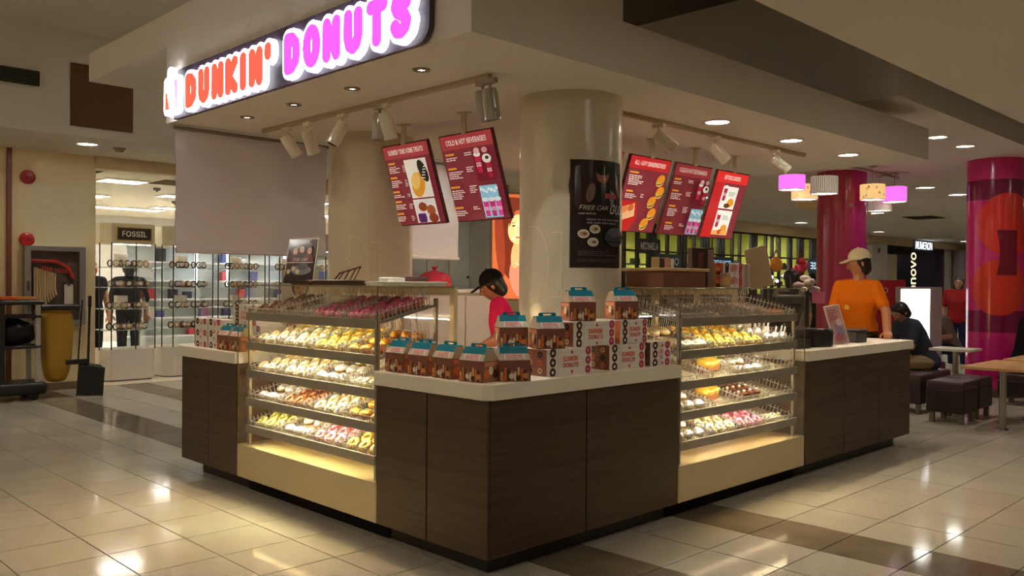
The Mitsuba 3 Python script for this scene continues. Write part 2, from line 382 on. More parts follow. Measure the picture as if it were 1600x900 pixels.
for i, (x, y) in enumerate(((2.5, 3.02), (3.7, 2.5), (2.75, 1.95))):
    downlight(x, y, 2.63, 0.085, L_KIOSK * 2.2, 'downlight over the work area inside the kiosk, %s' % ('before the pale cloth', 'over the lockers side', 'over the pink-shirted worker')[i], None, (1, 0.9, 0.78), 1.0)
k = thing('smoke_detector', 'round smoke detector in the soffit beside the bright downlight', 'detector')
part(k, 'base', G().add(lathe([(0, -0.02), (0.075, -0.02), (0.08, 0)], 24), (150, 132, 100), 30), 'vc_satin', move(1.3, 8.2, 3.1))
part(k, 'sensor', G().add(lathe([(0, -0.055), (0.045, -0.05), (0.055, -0.02)], 24), (130, 112, 84), 30), 'vc_satin', move(1.3, 8.2, 3.1))

# ---- columns
def col_fn(p, n, uv):
    a = fbm(p.x * 2, p.y * 2, p.z * 1.4, octaves=3)
    return mix(lin((200, 187, 163)), lin((212, 200, 177)), a)
scene['column_paint'] = pr(mikit.proc(col_fn), 0.22, 0.5)
def column(x, y, r, z1, key_label, m, col=(200, 180, 150)):
    k = thing('column', key_label, 'column')
    part(k, 'shaft', G().add(lathe([(r, 0.0), (r, z1)], 72), col, True), m, move(x, y, 0))
    part(k, 'base_ring', G().add(lathe([(r + 0.001, 0.0), (r + 0.012, 0.0), (r + 0.012, 0.1), (r + 0.001, 0.104)], 72), (90, 74, 60), 40), 'vc_satin', move(x, y, 0))
    return k
C1, C2 = (1.42, 0.74, 0.333), (1.38, 2.91, 0.345)
FACE = lambda c: math.degrees(math.atan2(CAM[1] - c[1], CAM[0] - c[0]))
col1 = column(*C1[:2], C1[2], 2.63, 'glossy cream round column behind the box stacks, with a dark poster', 'column_paint')
col2 = column(*C2[:2], C2[2], 2.63, 'glossy cream round column beside the grey hanging cloth', 'column_paint')
# faint raised outline lettering on the cream columns: large D shapes and a box
def wrap_on(c, ang, z, prn, r_extra=0.0016, xs=1.0):
    """Places a bent print on column c: u runs to the right seen from outside at world angle ang (degrees), v up from z."""
    a = math.radians(ang); N = (math.cos(a), math.sin(a), 0); U = (-math.sin(a), math.cos(a), 0)
    return prn.mesh(bend=c[2] + r_extra, xs=xs), mat4(U, (0, 0, 1), N, (c[0], c[1], z))
for c, k, off in ((C1, col1, -22), (C2, col2, 0)):
    p = Print()
    pl = lambda pts: p.line(pts, 0.006, (228, 212, 188))
    pl([(0.12 * math.cos(t) - 0.13, 0.24 * math.sin(t)) for t in np.linspace(-1.57, 1.57, 14)])
    pl([(-0.13, 0.24)] + [(-0.17, q) for q in np.linspace(.24, -.24, 13)] + [(-0.13, -0.24)])
    pl([(0.0, -0.2)] + [(0.075, q) for q in np.linspace(-.2, .2, 11)] + [(0.0, 0.2)])
    g, M = wrap_on(c, FACE(c) + off, 1.55, p)
    part(k, 'outline_motif', g, 'vc_satin', M, label='faint pale outline motif')


# ================================================================ the kiosk
WHITE_TOP = (240, 232, 214)
def carcass(k, boxes, panels, toes):
    b = G()
    for q in boxes: b.add(bx(*q), (70, 48, 36))
    part(k, 'body', b, 'wenge')
    for q in panels: part(k, 'panel', G().add(cb(*q, 0.003)), 'wenge')
    t = G()
    for q in toes: t.add(bx(*q), (34, 30, 28))
    part(k, 'toe_kick', t, 'vc_satin')
k = thing('corner_cabinet', 'dark brown wood-panelled cabinet at the kiosk corner under the doughnut boxes', 'cabinet')
carcass(k, [(0.018, 0.6, 0.018, 0.895, 0.1, 0.868), (0.6, 1.577, 0.018, 0.4, 0.1, 0.868)],
        [(0, 0.018, 0.0, 0.458, 0.1, 0.868), (0, 0.018, 0.464, 0.896, 0.1, 0.868), (0.02, 0.725, 0, 0.018, 0.1, 0.868), (0.731, 1.577, 0, 0.018, 0.1, 0.868)],
        [(0.1, 0.55, 0.1, 0.895, 0, 0.1), (0.55, 1.577, 0.1, 0.38, 0, 0.1)])
k = thing('end_cabinet', 'dark wood cabinet at the far left end of the kiosk', 'cabinet')
carcass(k, [(0.018, 0.6, 2.517, 3.39, 0.1, 0.868)], [(0, 0.018, 2.517, 2.948, 0.1, 0.868), (0, 0.018, 2.954, 3.39, 0.1, 0.868)], [(0.1, 0.55, 2.517, 3.24, 0, 0.1)])
k = thing('till_cabinet', 'long dark wood cabinet under the till at the right end of the kiosk', 'cabinet')
carcass(k, [(3.215, 5.215, 0.018, 0.5, 0.1, 0.868)], [(3.215, 3.87, 0, 0.018, 0.1, 0.868), (3.876, 4.54, 0, 0.018, 0.1, 0.868), (4.546, 5.215, 0, 0.018, 0.1, 0.868)], [(3.215, 5.1, 0.1, 0.45, 0, 0.1)])
def counter(label, poly):
    k = thing('countertop', label, 'countertop')
    part(k, 'slab', G().add(ext(poly.buffer(-0.006).buffer(0.006, quad_segs=3), 0.071), WHITE_TOP, 20), 'vc_satin', move(0, 0, 0.87))
    part(k, 'top_edge', G().add(ext(poly.buffer(-0.004), 0.004), WHITE_TOP, 20), 'vc_satin', move(0, 0, 0.941))
counter('thick off-white countertop wrapping the kiosk corner under the box stacks', Polygon([(-0.022, 0.899), (-0.022, 0.02), (0.02, -0.022), (1.58, -0.022), (1.58, 0.404), (0.62, 0.404), (0.62, 0.899)]))
counter('off-white countertop at the far left end of the kiosk', sbox(-0.022, 2.513, 0.62, 3.415))
counter('off-white countertop beside the till at the right end', sbox(3.212, -0.022, 5.24, 0.5))

# ---- the two glass display cases
LEN, DEP = 1.612, 0.56
ML = mat4((0, -1, 0), (1, 0, 0), (0, 0, 1), (0, 2.511, 0)); MR = mat4((1, 0, 0), (0, 1, 0), (0, 0, 1), (1.592, 0, 0))
RAILS = [1.225, 1.025, 0.835, 0.645, 0.46]
TILT = math.atan2(0.10, 0.43)
CREAM, STEEL = (206, 188, 146), (128, 122, 112)
def display_case(label, M, strength=1.0, tint=(1.0, 0.70, 0.33)):
    k = thing('display_case', label, 'display case')
    P = lambda n, g, m='vc_satin', **kw: part(k, n, g, m, M, **kw)
    P('base_panel', G().add(cb(0, LEN, 0.0, DEP, 0.1, 0.322, 0.004), CREAM), 'vc_satin')
    P('toe_kick', G().add(bx(0, LEN, 0.09, DEP - 0.04, 0, 0.1), (34, 30, 28)), 'vc_matte')
    Z0, Z1 = 0.322, 1.408
    P('front_glass', G().add(quad((0, 0.004, Z0), (LEN, 0.004, Z0), (LEN, 0.004, Z1), (0, 0.004, Z1))), 'glass')
    for s in (0.003, LEN - 0.003): P('end_glass', G().add(quad((s, 0.004, Z0), (s, DEP, Z0), (s, DEP, Z1), (s, 0.004, Z1))), 'glass')
    P('top_glass', G().add(quad((0, 0.004, Z1), (LEN, 0.004, Z1), (LEN, DEP, Z1), (0, DEP, Z1))), 'glass')
    e = G()
    for a, b in (((0, .004, Z1), (LEN, .004, Z1)), ((0, DEP, Z1), (LEN, DEP, Z1)), ((0, .004, Z1), (0, DEP, Z1)), ((LEN, .004, Z1), (LEN, DEP, Z1)),
                 ((0.002, .004, Z0), (0.002, .004, Z1)), ((LEN - .002, .004, Z0), (LEN - .002, .004, Z1))): e.add(cyl(a, b, 0.0032, 6), (96, 92, 62), 60)
    P('glass_edges', e, 'vc_gloss', label='dark polished glass edges')
    fr = G()
    for s in (0.0, 0.52, 1.04, LEN - 0.045): fr.add(cb(s, s + 0.045, DEP, DEP + 0.03, Z0, 1.40, 0.003), CREAM)
    fr.add(cb(0, LEN, DEP, DEP + 0.03, 1.36, 1.405, 0.003), CREAM).add(cb(0, LEN, DEP, DEP + 0.03, Z0, Z0 + 0.05, 0.003), CREAM)
    P('back_frame', fr)
    for s in (0.045, 0.565, 1.085): P('back_pane', G().add(quad((s, DEP + .015, Z0 + .05), (s + .475, DEP + .015, Z0 + .05), (s + .475, DEP + .015, 1.36), (s, DEP + .015, 1.36))), 'glass')
    for s in (0.06, LEN - 0.085):
        P('rack_post', G().add(cb(s, s + 0.022, 0.045, 0.067, Z0, 1.25, 0.002), STEEL))
        P('rack_post', G().add(cb(s, s + 0.022, 0.47, 0.49, Z0, 1.34, 0.002), STEEL))
    for i, z in enumerate(RAILS):
        g = G().add(cb(0.06, LEN - 0.06, 0.03, 0.045, z - 0.055, z, 0.002), STEEL)
        sh = P('shelf', g, label='grey metal shelf rail')
        pl = G().add(quad((0.08, 0.045, z - 0.03), (LEN - 0.08, 0.045, z - 0.03), (LEN - 0.08, 0.475, z + 0.07), (0.08, 0.475, z + 0.07)), (176, 168, 150))
        for s in (0.07, LEN - 0.095): pl.add(cb(s, s + 0.012, 0.05, 0.48, -0.014, 0.0, 0.002), STEEL, M=mat4((1, 0, 0), (0, math.cos(TILT), math.sin(TILT)), (0, -math.sin(TILT), math.cos(TILT)), (0, 0.0, z - 0.034)))
        part(sh, 'plate', pl, 'vc_satin', M)
        L = LEN - 0.3
        part(sh, 'lamp_strip', G().add(bx(0.15, 0.15 + L, 0.048, 0.062, z - 0.054, z - 0.042), (255, 240, 200)), 'black', M, label='warm lamp strip under the shelf', emit=np.array(tint) * L_CASE * (0.22 if i == 4 else 1.0) * strength, w=1.2)
    return k
case_l = display_case('tall glass doughnut display case left of the kiosk corner, brightly lit', ML)
case_r = display_case('tall glass doughnut display case on the right side of the kiosk', MR, 0.55, (1.0, 0.76, 0.44))

# ---- baskets and bakery goods
def basket_mesh(w, d):
    g = G(); c = (236, 230, 216); r = 0.0026
    for z, h in ((0.004, 0), (0.05, 0.05)):
        g.add(tube([(0, 0, z), (w, 0, z), (w, d, z), (0, d, z)], r, 4, True), c, True)
    n = int(w / 0.024)
    for i in range(n + 1):
        x = w * i / n; g.add(tube([(x, 0.002, 0.002), (x, -0.004, 0.056)], r, 3), c, True); g.add(tube([(x, d, 0.002), (x, d + 0.010, 0.105)], r * 1.25, 3), c, True)
        if i % 2: g.add(tube([(x, 0, 0.003), (x, d, 0.003)], r, 3), c, True)
    for i in range(int(d / 0.03)):
        for x, o in ((0, -0.006), (w, 0.006)): g.add(tube([(x, 0.03 * i, 0.002), (x + o, 0.03 * i, 0.07)], r * 1.25, 3), c, True)
    return g
BW, BD = 0.338, 0.40
_bask, _liner = basket_mesh(BW, BD), G().add(cb(0.006, BW - 0.006, 0.008, BD - 0.008, 0.005, 0.008, 0.001), (150, 138, 120))
RING = np.array([[0.030 + 0.0165 * math.cos(t), 0.0150 * math.sin(t) + 0.0150] for t in np.linspace(0, 2 * np.pi, 11)])
def ring(top, dough):
    m = lathe(RING[::-1], 20); v = np.array(m.vertices)
    a = np.arctan2(v[:, 1], v[:, 0]); lim = 0.0165 + 0.0022 * np.sin(a * 5) + 0.0015 * np.sin(a * 8 + 1)
    v *= 1 + 0.05 * (meshkit.noise(v * 60)[:, None] - 0.5)
    return G().raw(v, np.array(m.faces), np.where((v[:, 2] > lim)[:, None], lin(top), lin(dough)))
def dome(top, dough, rx=0.045, ry=0.036, h=0.03):
    m = ball((0, 0, 0), 1, 2, (rx, ry, h)); v = np.array(m.vertices); v[:, 2] = np.where(v[:, 2] < 0, v[:, 2] * 0.55, v[:, 2]) + h * 0.55
    return G().raw(v, np.array(m.faces), np.where((v[:, 2] > h * 0.6)[:, None], lin(top), lin(dough)))
def mball(c):
    m = ball((0, 0, 0.016), 0.0165, 2); v = np.array(m.vertices); v = (v - [0, 0, .016]) * (1 + 0.12 * (meshkit.noise(v * 120)[:, None] - .5)) + [0, 0, .016]
    return G().raw(v, np.array(m.faces), np.broadcast_to(lin(c), (len(v), 3)))
def loaf(top, dough):
    m = ball((0, 0, 0), 1, 3); v = np.array(m.vertices); v = np.sign(v) * np.abs(v) ** 0.42 * [0.12, 0.05, 0.04]
    v[:, 2] += 0.036 + 0.006 * np.sin(v[:, 0] * 120 + v[:, 1] * 60) * (v[:, 2] > 0)
    return G().raw(v, np.array(m.faces), np.where((v[:, 2] > 0.036)[:, None], lin(top), lin(dough)))
def rabbit():
    g = dome((244, 238, 226), (226, 206, 170), 0.042, 0.04, 0.045)
    for s in (-1, 1): g.add(ball((0.016 * s, 0.004, 0.082), 1, 2, (0.008, 0.005, 0.032)), (248, 240, 230), True)
    for s in (-1, 1): g.add(ball((0.014 * s, -0.036, 0.045), 0.0035, 1), (30, 22, 18), True)
    return g
def cakecup(): 
    g = G().add(lathe([(0, 0), (0.024, 0), (0.034, 0.03), (0.03, 0.042), (0.0, 0.05)], 16), (70, 38, 22), 40)
    return g.add(ball((0, 0, 0.052), 0.011, 1), (244, 236, 222), True)
KINDS = {  # name, mesh, description
    'glazed': ('glazed_doughnut', ring((246, 222, 160), (220, 168, 92)), 'pale glazed ring doughnut', 'glazed rings'),
    'white': ('sugared_bun', dome((248, 242, 228), (232, 204, 148)), 'white sugar-dusted filled bun', 'white buns'),
    'gold': ('golden_doughnut', ring((236, 178, 74), (206, 142, 60)), 'golden plain ring doughnut', 'golden rings'),
    'choc': ('chocolate_doughnut', ring((72, 38, 22), (168, 112, 62)), 'chocolate-iced ring doughnut', 'chocolate rings'),
    'pink': ('pink_doughnut', ring((222, 96, 140), (206, 150, 90)), 'pink-iced ring doughnut', 'pink rings'),
    'orange': ('orange_bun', dome((224, 132, 44), (190, 104, 40), 0.046, 0.034, 0.03), 'orange-brown filled bun', 'orange buns'),
    'hole': ('doughnut_hole', mball((232, 212, 164)), 'small pale doughnut hole', 'pale doughnut holes'),
    'brown_hole': ('doughnut_hole', mball((190, 122, 58)), 'small brown doughnut hole', 'brown doughnut holes'),
    'loaf': ('loaf_cake', loaf((236, 150, 54), (176, 84, 44)), 'orange-topped loaf cake', 'loaf cakes'),
    'rabbit': ('rabbit_bun', rabbit(), 'white bun with two ears', 'white eared buns'),
    'cup': ('chocolate_cake', cakecup(), 'white-dotted chocolate cake', 'chocolate cakes'),
    'sprinkle': ('sprinkled_doughnut', ring((196, 190, 90), (200, 150, 80)), 'yellow-green sprinkled ring doughnut', 'sprinkled rings'),
    'beige': ('round_bun', dome((236, 214, 168), (214, 180, 120), 0.055, 0.05, 0.036), 'large pale round bun', 'large pale buns')}
_ply = {}
def ply_of(name):
    if name not in _ply:
        v, f, c = KINDS[name][1].arrays(); _ply[name] = mikit.ply((v, f), 'vc_satin', smooth=True, color=c)
    return _ply[name]
def spots(kind, dense):
    if kind in ('hole', 'brown_hole'): return [(0.035 + 0.034 * a + 0.016 * (b % 2), 0.05 + 0.032 * b, 0.012 * ((a * b) % 2), 0, 0) for a in range(8) for b in range(3)]
    if kind == 'loaf': return [(BW / 2, 0.16 + 0.12 * j, 0.009, 0, 8 - 10 * j) for j in range(dense)]
    nx, ny = (3, dense)
    if kind == 'cup': return [(0.05 + 0.08 * a, 0.07 + 0.09 * b, 0.009, 0, 0) for a in range(4) for b in range(3)]
    lean = 0 if kind in ('rabbit', 'beige', 'white', 'orange') else 24
    return [(0.06 + 0.113 * a, 0.06 + (0.30 / max(1, ny - 1)) * b, 0.010 + (0.012 if lean else 0), lean, 37 * a + 61 * b) for b in range(ny) for a in range(nx)]
ORD = ('first', 'second', 'third', 'fourth')
ROWN = {1: ('only',), 2: ('front', 'back'), 3: ('front', 'middle', 'back'), 4: ('front', 'second', 'third', 'back')}
COLN3 = ('front', 'middle', 'back')
COLN = ('left', 'middle', 'right')
NTH = ('first', 'second', 'third', 'fourth', 'fifth', 'sixth', 'seventh', 'eighth')
LV = ('top', 'second', 'third', 'fourth', 'bottom')
FILL_L = [['choc', None, 'pink', 'pink'], ['glazed', 'glazed', 'gold', 'orange'], ['glazed', 'glazed', 'white', 'hole'], ['white', 'choc', 'glazed', 'orange'], ['sprinkle', 'white', 'pink', 'gold']]
FILL_R = [[None, None, None, 'brown_hole'], ['beige', 'gold', 'gold', 'rabbit'], [None, 'loaf', 'white', None], ['white', 'loaf', 'cup', None], ['white', 'glazed', 'pink', 'hole']]
def stock(case, M, fill):
    for i, row in enumerate(fill):
        PL = M @ mat4((1, 0, 0), (0, math.cos(TILT), math.sin(TILT)), (0, -math.sin(TILT), math.cos(TILT)), (0, 0.05, RAILS[i] - 0.028))
        for j, kind in enumerate(row):
            BM = PL @ move(0.095 + 0.362 * j, 0.012, 0.002)
            wh = "%s basket of the %s case's %s shelf" % (ORD[j], case, LV[i])
            k = thing('wire_basket', 'wire basket of %s, %s from left on the %s case\'s %s shelf' % (KINDS[kind][3] if kind else 'nothing, standing empty', ORD[j], case, LV[i]), 'basket')
            for nm, src, m in (('wires', _bask, 'vc_gloss'), ('liner', _liner, 'vc_satin')):
                if nm not in _ply:
                    v, f, c = src.arrays(); _ply[nm] = mikit.ply((v, f), m, smooth=True, color=c)
                scene[numbered(k + '__' + nm)] = {**_ply[nm], 'to_world': T(BM)}
            if not kind: continue
            nm, _, desc, _p = KINDS[kind]
            dense = 2 if kind in ('loaf', 'beige') else 1 if False else 3 if kind in ('rabbit', 'white', 'orange') else 4
            if kind == 'loaf': dense = 1
            for n, (x, y, z, lean, rz) in enumerate(spots(kind, dense)):
                if kind in ('hole', 'brown_hole'): pos = '%s across, %s row' % (NTH[n // 3], COLN3[n % 3])
                elif kind == 'cup': pos = '%s across, %s row' % (NTH[n // 3], COLN3[n % 3])
                elif kind == 'loaf': pos = ('front', 'rear')[n] if dense == 2 else 'single'
                else: pos = '%s row %s' % (ROWN[dense][n // 3], COLN[n % 3])
                q = thing(nm, '%s, %s, %s' % (desc, pos, wh), 'bread' if kind in ('loaf', 'cup') else 'doughnut', '%s, %s' % (_p, wh))
                scene[q] = {**ply_of(kind), 'to_world': T(BM @ move(x + rnd.uniform(-.004, .004), y + rnd.uniform(-.003, .003), z) @ move(rx=lean) @ move(rz=rz))}
stock('left', ML, FILL_L)
stock('right', MR, FILL_R)

# ---- the lit sign on the left fascia
STROKES = {'D': [[(0, 0), (0, 1), (0.28, 0.98), (0.52, 0.78), (0.56, 0.5), (0.52, 0.22), (0.28, 0.02), (0, 0)]], 'U': [[(0, 1), (0, 0.32), (0.08, 0.1), (0.27, 0), (0.46, 0.1), (0.54, 0.32), (0.54, 1)]],
           'N': [[(0, 0), (0, 1), (0.55, 0), (0.55, 1)]], 'K': [[(0, 0), (0, 1)], [(0.54, 1), (0.05, 0.46), (0.56, 0)]], 'I': [[(0, 0), (0, 1)]], "'": [[(0, 1.02), (0, 0.82)]],
           'O': [[(0.3 + 0.3 * math.sin(t), 0.5 + 0.5 * math.cos(t)) for t in np.linspace(0, 2 * np.pi, 17)]], 'T': [[(0, 1), (0.6, 1)], [(0.3, 1), (0.3, 0)]],
           'S': [[(0.52, 0.82), (0.42, 0.97), (0.26, 1.0), (0.08, 0.93), (0.02, 0.76), (0.12, 0.6), (0.42, 0.45), (0.53, 0.28), (0.47, 0.1), (0.28, 0), (0.1, 0.04), (0.0, 0.18)]]}
def letter(ch, x, z, w, h, buf):
    sh = shapely.union_all([LineString([(x + a * w, z + b * h) for a, b in st]).buffer(buf, quad_segs=5) for st in STROKES[ch]])
    return sh
SGN = lambda x: mat4((0, -1, 0), (0, 0, 1), (-1, 0, 0), (x, 3.41, 0))
sign = thing('shop_sign', 'long illuminated shop sign with rounded orange and pink letters on the kiosk fascia', 'sign')
bk = rrect(0.1, 2.628, 3.08, 2.985, 0.1).union(sbox(0.1, 2.628, 1.0, 2.985))
part(sign, 'backing_board', G().add(ext(bk, 0.03), (74, 62, 82), 20), 'vc_satin', SGN(-0.075), label='dark purple backing board with rounded end')
lets, x = [], 0.42
for ch in "DUNKIN'":
    w = 0.0 if ch in "I'" else 0.17
    lets.append((ch, x, 2.70, w, 0.17, 'o')); x += {'I': 0.118, "'": 0.1, 'N': 0.2}.get(ch, 0.205)
x = 1.79
for ch in 'DONUTS':
    lets.append((ch, x, 2.705, 0.175, 0.175, 'p')); x += 0.212
halo = shapely.union_all([letter(*l[:5], 0.064) for l in lets]).union(rrect(0.0, 2.655, 0.265, 2.94, 0.045)).union(Point(0.11, 2.96).buffer(0.05))
part(sign, 'halo', G().add(ext(halo, 0.055), (255, 255, 255), 30), 'black', SGN(-0.085), emit=(5.6, 5.5, 5.9), w=1.0, label='white glowing outline of the letters')
for ch, x, z, w, h, c in lets:
    a = letter(ch, x, z, w, h, 0.037)
    for hole in ():
        pass
    g = G().add(ext(a, 0.006), (255, 255, 255), 30)
    part(sign, 'letter', g, 'black', SGN(-0.1405), emit=(1.3, 0.19, 0.11) if c == 'o' else (1.35, 0.16, 1.2), w=0.2, label='orange letter' if c == 'o' else 'pink letter')
cup = Print(0.001)
cup.poly(Polygon([(0.03, 2.70), (0.1, 2.70), (0.05, 2.85), (0.03, 2.8)]), (244, 92, 62)).poly(Polygon([(0.19, 2.9), (0.235, 2.9), (0.235, 2.68), (0.225, 2.68)]), (206, 140, 214))
cup.line([(0.1, 2.84), (0.13, 2.865), (0.15, 2.872)], 0.006, (120, 110, 120)).ring(0.115, 2.955, 0.016, 0.024, (180, 200, 205))
part(sign, 'cup_emblem', cup.mesh(), 'black', SGN(-0.1405), emit=2.4, w=0.2, label='coffee cup emblem')

# ---- menu light boxes
def board(label, M, draw, glow=0.8):
    k = thing('menu_board', label, 'menu board')
    W, H = 0.56, 0.64
    part(k, 'housing', G().add(cb(-W / 2, W / 2, -H / 2, H / 2, -0.03, 0.0, 0.004), (86, 28, 32)), 'vc_satin', M)
    p = Print(); p.rect(-W / 2 + .008, -H / 2 + .008, W / 2 - .008, H / 2 - .008, (136, 52, 60)); draw(p, W / 2 - .008, H / 2 - .008)
    part(k, 'print', p.mesh(), 'vc_gloss', M, emit=glow * .8, w=0.5, label='backlit menu print')
    up = M[:3, :3] @ np.array([0, 1, 0]); o = M[:3, 3] + up * (H / 2 - 0.01)
    part(k, 'hanger', G().add(bx(-0.022, 0.022, -0.008, 0.008, 0, 2.63 - o[2]), (196, 184, 160)).add(bx(-0.05, 0.05, -0.03, 0.03, 2.624 - o[2], 2.63 - o[2]), (190, 176, 150)), 'vc_satin',
         mat4((M[0, 0], M[1, 0], 0), (-M[1, 0], M[0, 0], 0), (0, 0, 1), o))
OR, WH, DK = (238, 160, 60), (238, 214, 206), (96, 20, 30)
def header(p, X, Y, s, c=(180, 66, 72), w=None):
    p.rect(-X, Y - 0.10, X, Y, c).text(s, 0, Y - 0.068, 0.036, (250, 236, 226), width=w or X * 1.55, center=True)
def block(p, x, y, n, w, seed): 
    p.rect(x, y - 0.016, x + w * 0.6, y, OR); p.lines(x, y - 0.03, n, w, 0.0085, WH, 1.7, seed)
def burger(p, x, y, s=1.0, rot=0):
    p.ell(x, y - 0.016 * s, 0.05 * s, 0.032 * s, (236, 190, 96), rot).ell(x, y - 0.006 * s, 0.052 * s, 0.03 * s, (120, 60, 30), rot).ell(x, y + 0.0 * s, 0.054 * s, 0.026 * s, (196, 200, 90), rot).ell(x, y + 0.014 * s, 0.05 * s, 0.034 * s, (232, 150, 40), rot)
def cup_p(p, x, y, h, c, lid=(240, 236, 236)):
    p.poly(Polygon([(x - h * .24, y + h), (x + h * .24, y + h), (x + h * .17, y), (x - h * .17, y)]), c).ell(x, y + h, h * .27, h * .13, lid).text("DD", x, y + h * .35, h * .2, (250, 250, 250), center=True)
def draw_treats(p, X, Y):
    header(p, X, Y, "DUNKIN' TAKE HOME TREATS")
    y = Y - 0.125
    for i, n in enumerate((4, 4, 2, 3, 3)):
        block(p, -X + 0.025, y, n, 0.14, i); p.lines(-X + 0.2, y - 0.03, n, 0.05, 0.0085, WH, 1.7, 40 + i); y -= 0.046 + n * 0.016
    p.rect(0.0, -0.10, X - 0.012, Y - 0.115, (250, 244, 226)).ell(0.11, 0.0, 0.10, 0.075, (236, 164, 52), 60).ell(0.09, 0.03, 0.07, 0.05, (250, 206, 110), 60)
    p.ell(0.2, 0.1, 0.045, 0.09, (34, 30, 30), 20)
    for q in range(5): p.line([(0.165 + 0.012 * q, 0.05 + 0.02 * q), (0.21 + 0.008 * q, 0.045 + 0.022 * q)], 0.008, (244, 240, 232))
    p.rect(0.0, -Y + 0.02, X - 0.012, -0.11, (246, 236, 232)).ell(0.1, -0.17, 0.05, 0.035, (150, 70, 36)).ell(0.19, -0.2, 0.05, 0.04, (176, 92, 46)).ell(0.2, -0.26, 0.055, 0.035, (150, 66, 40)).rect(0.02, -0.29, 0.12, -0.22, (96, 40, 110), 0.02)
def draw_bev(p, X, Y, dim=1.0):
    header(p, X, Y, 'COLD & HOT BEVERAGES')
    y = Y - 0.125
    for i, n in enumerate((2, 4, 5, 3)):
        block(p, -X + 0.025, y, n, 0.16, 10 + i); p.lines(-X + 0.23, y - 0.005, max(2, n - 1), 0.08, 0.0085, WH, 1.7, 50 + i); y -= 0.07 + n * 0.016
    p.rect(0.075, -0.03, X - 0.02, Y - 0.12, (120, 26, 44)); cup_p(p, 0.12, 0.03, 0.13, (196, 40, 70)); cup_p(p, 0.215, -0.01, 0.12, (176, 34, 60)); p.ell(0.21, 0.125, 0.045, 0.032, (244, 240, 236)).ell(0.215, 0.13, 0.018, 0.012, (60, 40, 30))
    p.ell(0.125, 0.185, 0.03, 0.022, (232, 190, 180)).ell(0.205, 0.185, 0.03, 0.02, (220, 160, 160))
    p.rect(0.07, -Y + 0.02, X - 0.02, -0.06, (150, 206, 232)); 
    for q, c in enumerate(((222, 60, 150), (206, 50, 120), (230, 80, 170))): cup_p(p, 0.105 + 0.065 * q, -Y + 0.03, 0.12, c, (236, 246, 250))
    for q in range(7): p.ell(0.09 + 0.026 * q, -0.085 - 0.01 * (q % 3), 0.014, 0.012, (236, 246, 252))
def draw_sand(p, X, Y):
    header(p, X, Y, 'ALL-DAY SANDWICHES', (206, 44, 48))
    block(p, -X + 0.03, Y - 0.125, 6, 0.2, 31); block(p, -X + 0.03, Y - 0.28, 3, 0.15, 32); p.lines(-X + 0.23, Y - 0.3, 2, 0.05, 0.012, WH, 1.7, 33)
    p.poly(Polygon([(-X, -Y), (-X, -0.06), (-0.06, -0.05), (-0.02, -0.2), (-0.1, -Y)]), (196, 40, 36)).poly(Polygon([(-X, -0.24), (-X, -0.12), (-0.09, -0.07), (-0.06, -0.18)]), (240, 190, 140))
    p.ell(-0.21, -0.13, 0.045, 0.03, (226, 140, 80), 20).ell(-0.13, -0.11, 0.04, 0.03, (214, 110, 60), 20)
    for i, (x, y) in enumerate(((0.17, 0.14), (0.2, 0.04), (0.12, -0.05), (0.16, -0.15), (0.09, -0.24))): burger(p, x, y, 1.05, 18)
def draw_combo(p, X, Y):
    header(p, X, Y, 'BETTER CLASSICS', (226, 52, 48), X * 1.0)
    p.rect(-X, -Y, -0.1, Y - 0.1, (196, 40, 44))
    for y0, y1 in ((-0.03, Y - 0.13), (-Y + 0.03, -0.045)):
        p.rect(-0.11, y0, 0.15, y1, (250, 246, 238)); cup_p(p, -0.06, y0 + 0.075, 0.13, (170, 40, 70)); p.ell(0.07, y0 + 0.06, 0.055, 0.042, (236, 156, 50)).ell(0.02, y0 + 0.03, 0.05, 0.022, (96, 60, 30)).lines(0.0, y1 - 0.05, 3, 0.12, 0.008, (150, 170, 130), 1.8, int(y0 * 100))
    p.rect(-0.11, -Y + 0.03, 0.15, -Y + 0.075, (244, 176, 96)).ell(0.0, -Y + 0.06, 0.03, 0.022, (206, 84, 36))
t = math.atan2(0.2, 0.6); ct, st = math.cos(t), math.sin(t)
def board_l(y): return mat4((0, -1, 0), (-st, 0, ct), (-ct, 0, -st), (1.30, y, 2.185))
def board_r(x): return mat4((1, 0, 0), (0, -st, ct), (0, -ct, -st), (x, 1.35, 2.175))
board('tilted red menu board listing take-home treats, left of the pair on the left side', board_l(2.24), draw_treats, 0.62)
board('tilted red menu board with cold and hot drinks, right one of the left pair', board_l(1.55), draw_bev, 0.62)
board('red menu board mostly hidden behind the cream column', board_r(2.36), draw_bev, 0.6)
board('tilted red menu board with five sandwiches, next to the cream column', board_r(3.01), draw_sand, 0.8)
board('dim red menu board with drinks, in the middle of the right row', board_r(3.64), draw_bev, 0.42)
board('bright red menu board with two white combo pictures, farthest right', board_r(4.29), draw_combo, 0.95)

